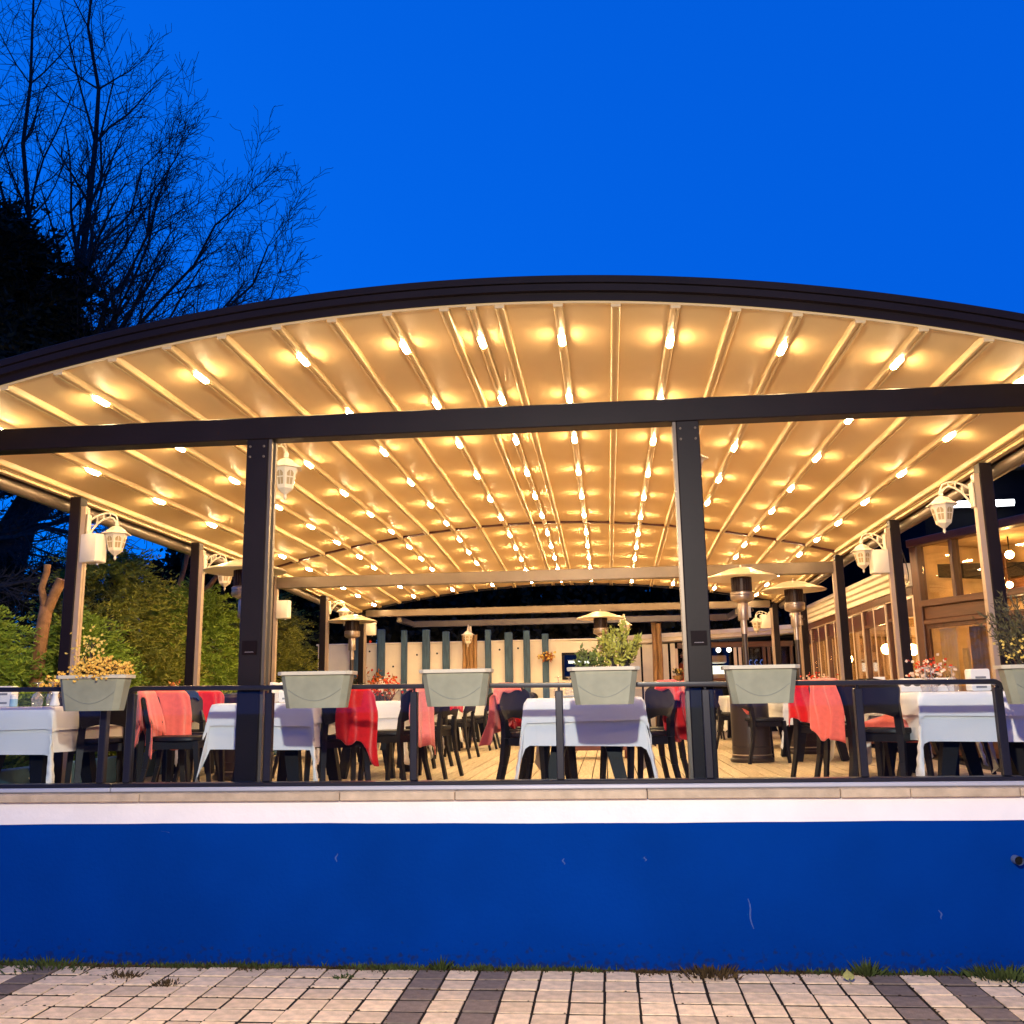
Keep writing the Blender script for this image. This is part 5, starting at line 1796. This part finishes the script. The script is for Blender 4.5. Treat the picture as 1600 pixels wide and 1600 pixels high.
grass('weeds', 5200, clumpx, lambda r_, N: 6.135 - np.abs(r_.normal(size=N)) * .035, lambda r_, N: r_.uniform(.015, .055, N), 'weed_green', 1)
grass('dry_litter', 15000, lambda r_, N: np.where(r_.random(N) < .6, clumpx(r_, N, k=40), r_.uniform(-5, 3.8, N)), lambda r_, N: 6.13 - np.abs(r_.normal(size=N)) * .045, lambda r_, N: r_.uniform(.012, .035, N), 'weed_brown', 2, 1.4)
g = MB()
r0 = random.Random(4)
for k in range(420):                                   # crumbs and little clods in the joints
    c = r0.randrange(-21, 20)
    x = -1.2 + c * PW + r0.uniform(-.012, .012)
    y = 6.09 - r0.random() ** 2 * .95
    if r0.random() < .5:
        x += r0.uniform(0, PW)
        y = 6.09 - PD * round((6.09 - y) / PD) + r0.uniform(-.01, .01)
    s = r0.uniform(.003, .011)
    g.lathe([(s * .8, 0), (s, s * .15), (s * .5, s * .35)], 6, (x, y, -.002), rot=r0.uniform(0, 6))
o = g.build('crumbs', 'weed_brown')
o['kind'] = 'stuff'


def weed(x, y, n, h, sp, label, seed, m='weed_green'):
    r_ = np.random.default_rng(seed)
    t = thing('weed_clump', label, 'weed', (x, y, -.01))
    P = np.stack([r_.normal(size=n) * sp * .35, r_.normal(size=n) * sp * .25, np.zeros(n)], 1)
    D_ = np.stack([P[:, 0] / sp * 1.6, P[:, 1] / sp * 1.2 - .05, np.full(n, 1.0)], 1) + r_.normal(size=(n, 3)) * .22
    quads('blades', m, blades(P, D_, h * r_.uniform(.4, 1.0, n), .012, r_), t)
    return t


weed(1.44, 6.08, 80, .12, .07, 'upright green weed at the wall foot, right of centre', 1)
weed(2.17, 6.07, 320, .10, .24, 'broad bushy weed at the wall foot near the right edge', 2)
weed(-3.55, 6.08, 300, .07, .36, 'low spread of weeds at the wall foot in the left corner', 3)
weed(-2.95, 5.86, 120, .05, .14, 'small weed in the slab joints at the left', 4, 'weed_brown')
weed(-2.62, 5.72, 100, .045, .12, 'little brown weed in the second row of slabs', 5, 'weed_brown')
weed(-1.07, 6.11, 60, .09, .07, 'thin dark weed against the wall above the grey slabs', 6)
weed(.55, 6.05, 260, .075, .24, 'flat straggly weed at the wall foot below the right front post', 7, 'weed_brown')
weed(-1.62, 5.90, 60, .04, .07, 'tiny yellowish weed in a slab joint left of the grey slabs', 8)
t = thing('fallen_leaf', 'yellow-green fallen leaf leaning on the slabs at the right', 'leaf', (1.30, 5.93, .012))
MB().grid(lambda u, v: ((u - .5) * .065 * math.sin(PI * min(.98, max(.02, v))) ** .6, (v - .5) * .045, .036 * v + .014 * math.cos((u - .5) * 3)), 8, 10).build('leaf_blade', 'fallen_leaf', t, True)
MB().tube([(0, -.03, 0), (0, -.055, -.008)], .0025, 5).build('leaf_stalk', 'fallen_leaf', t)

# ================================================================== STREET LAMP on the pavement behind the viewer
t = thing('street_lamp', 'low street lamp on the pavement whose light falls on the blue wall', 'lamp', (-.95, -.75, -.014))
MB().lathe([(.09, 0), (.09, .30), (.055, .34), (.045, 3.2)], 14).build('lamp_post', 'lamp_pole', t, True, 40)
MB().tube([(0, 0, 3.15), (.25, .30, 3.34), (.80, 1.12, 3.36)], .025, 8).build('lamp_arm', 'lamp_pole', t, True)
MB().lathe([(.05, .10), (.16, .05), (.17, .0), (.155, .0), (.14, .035), (.0, .06)], 20).build('lamp_hood', 'lamp_pole', t, True, 40, loc=(.85, 1.25, 3.27))
ld = bpy.data.lights.new('street_lamp_light', 'SPOT')
ld.energy = 1950
ld.color = (1.0, .91, .74)
ld.shadow_soft_size = .06
ld.spot_size = R(165)
ld.spot_blend = .35
lo = bpy.data.objects.new('lamp_light', ld)
COL.objects.link(lo)
lo.parent = t
lo.location = (.85, 1.25, 3.24)
lo.rotation_euler = (R(42), 0, 0)
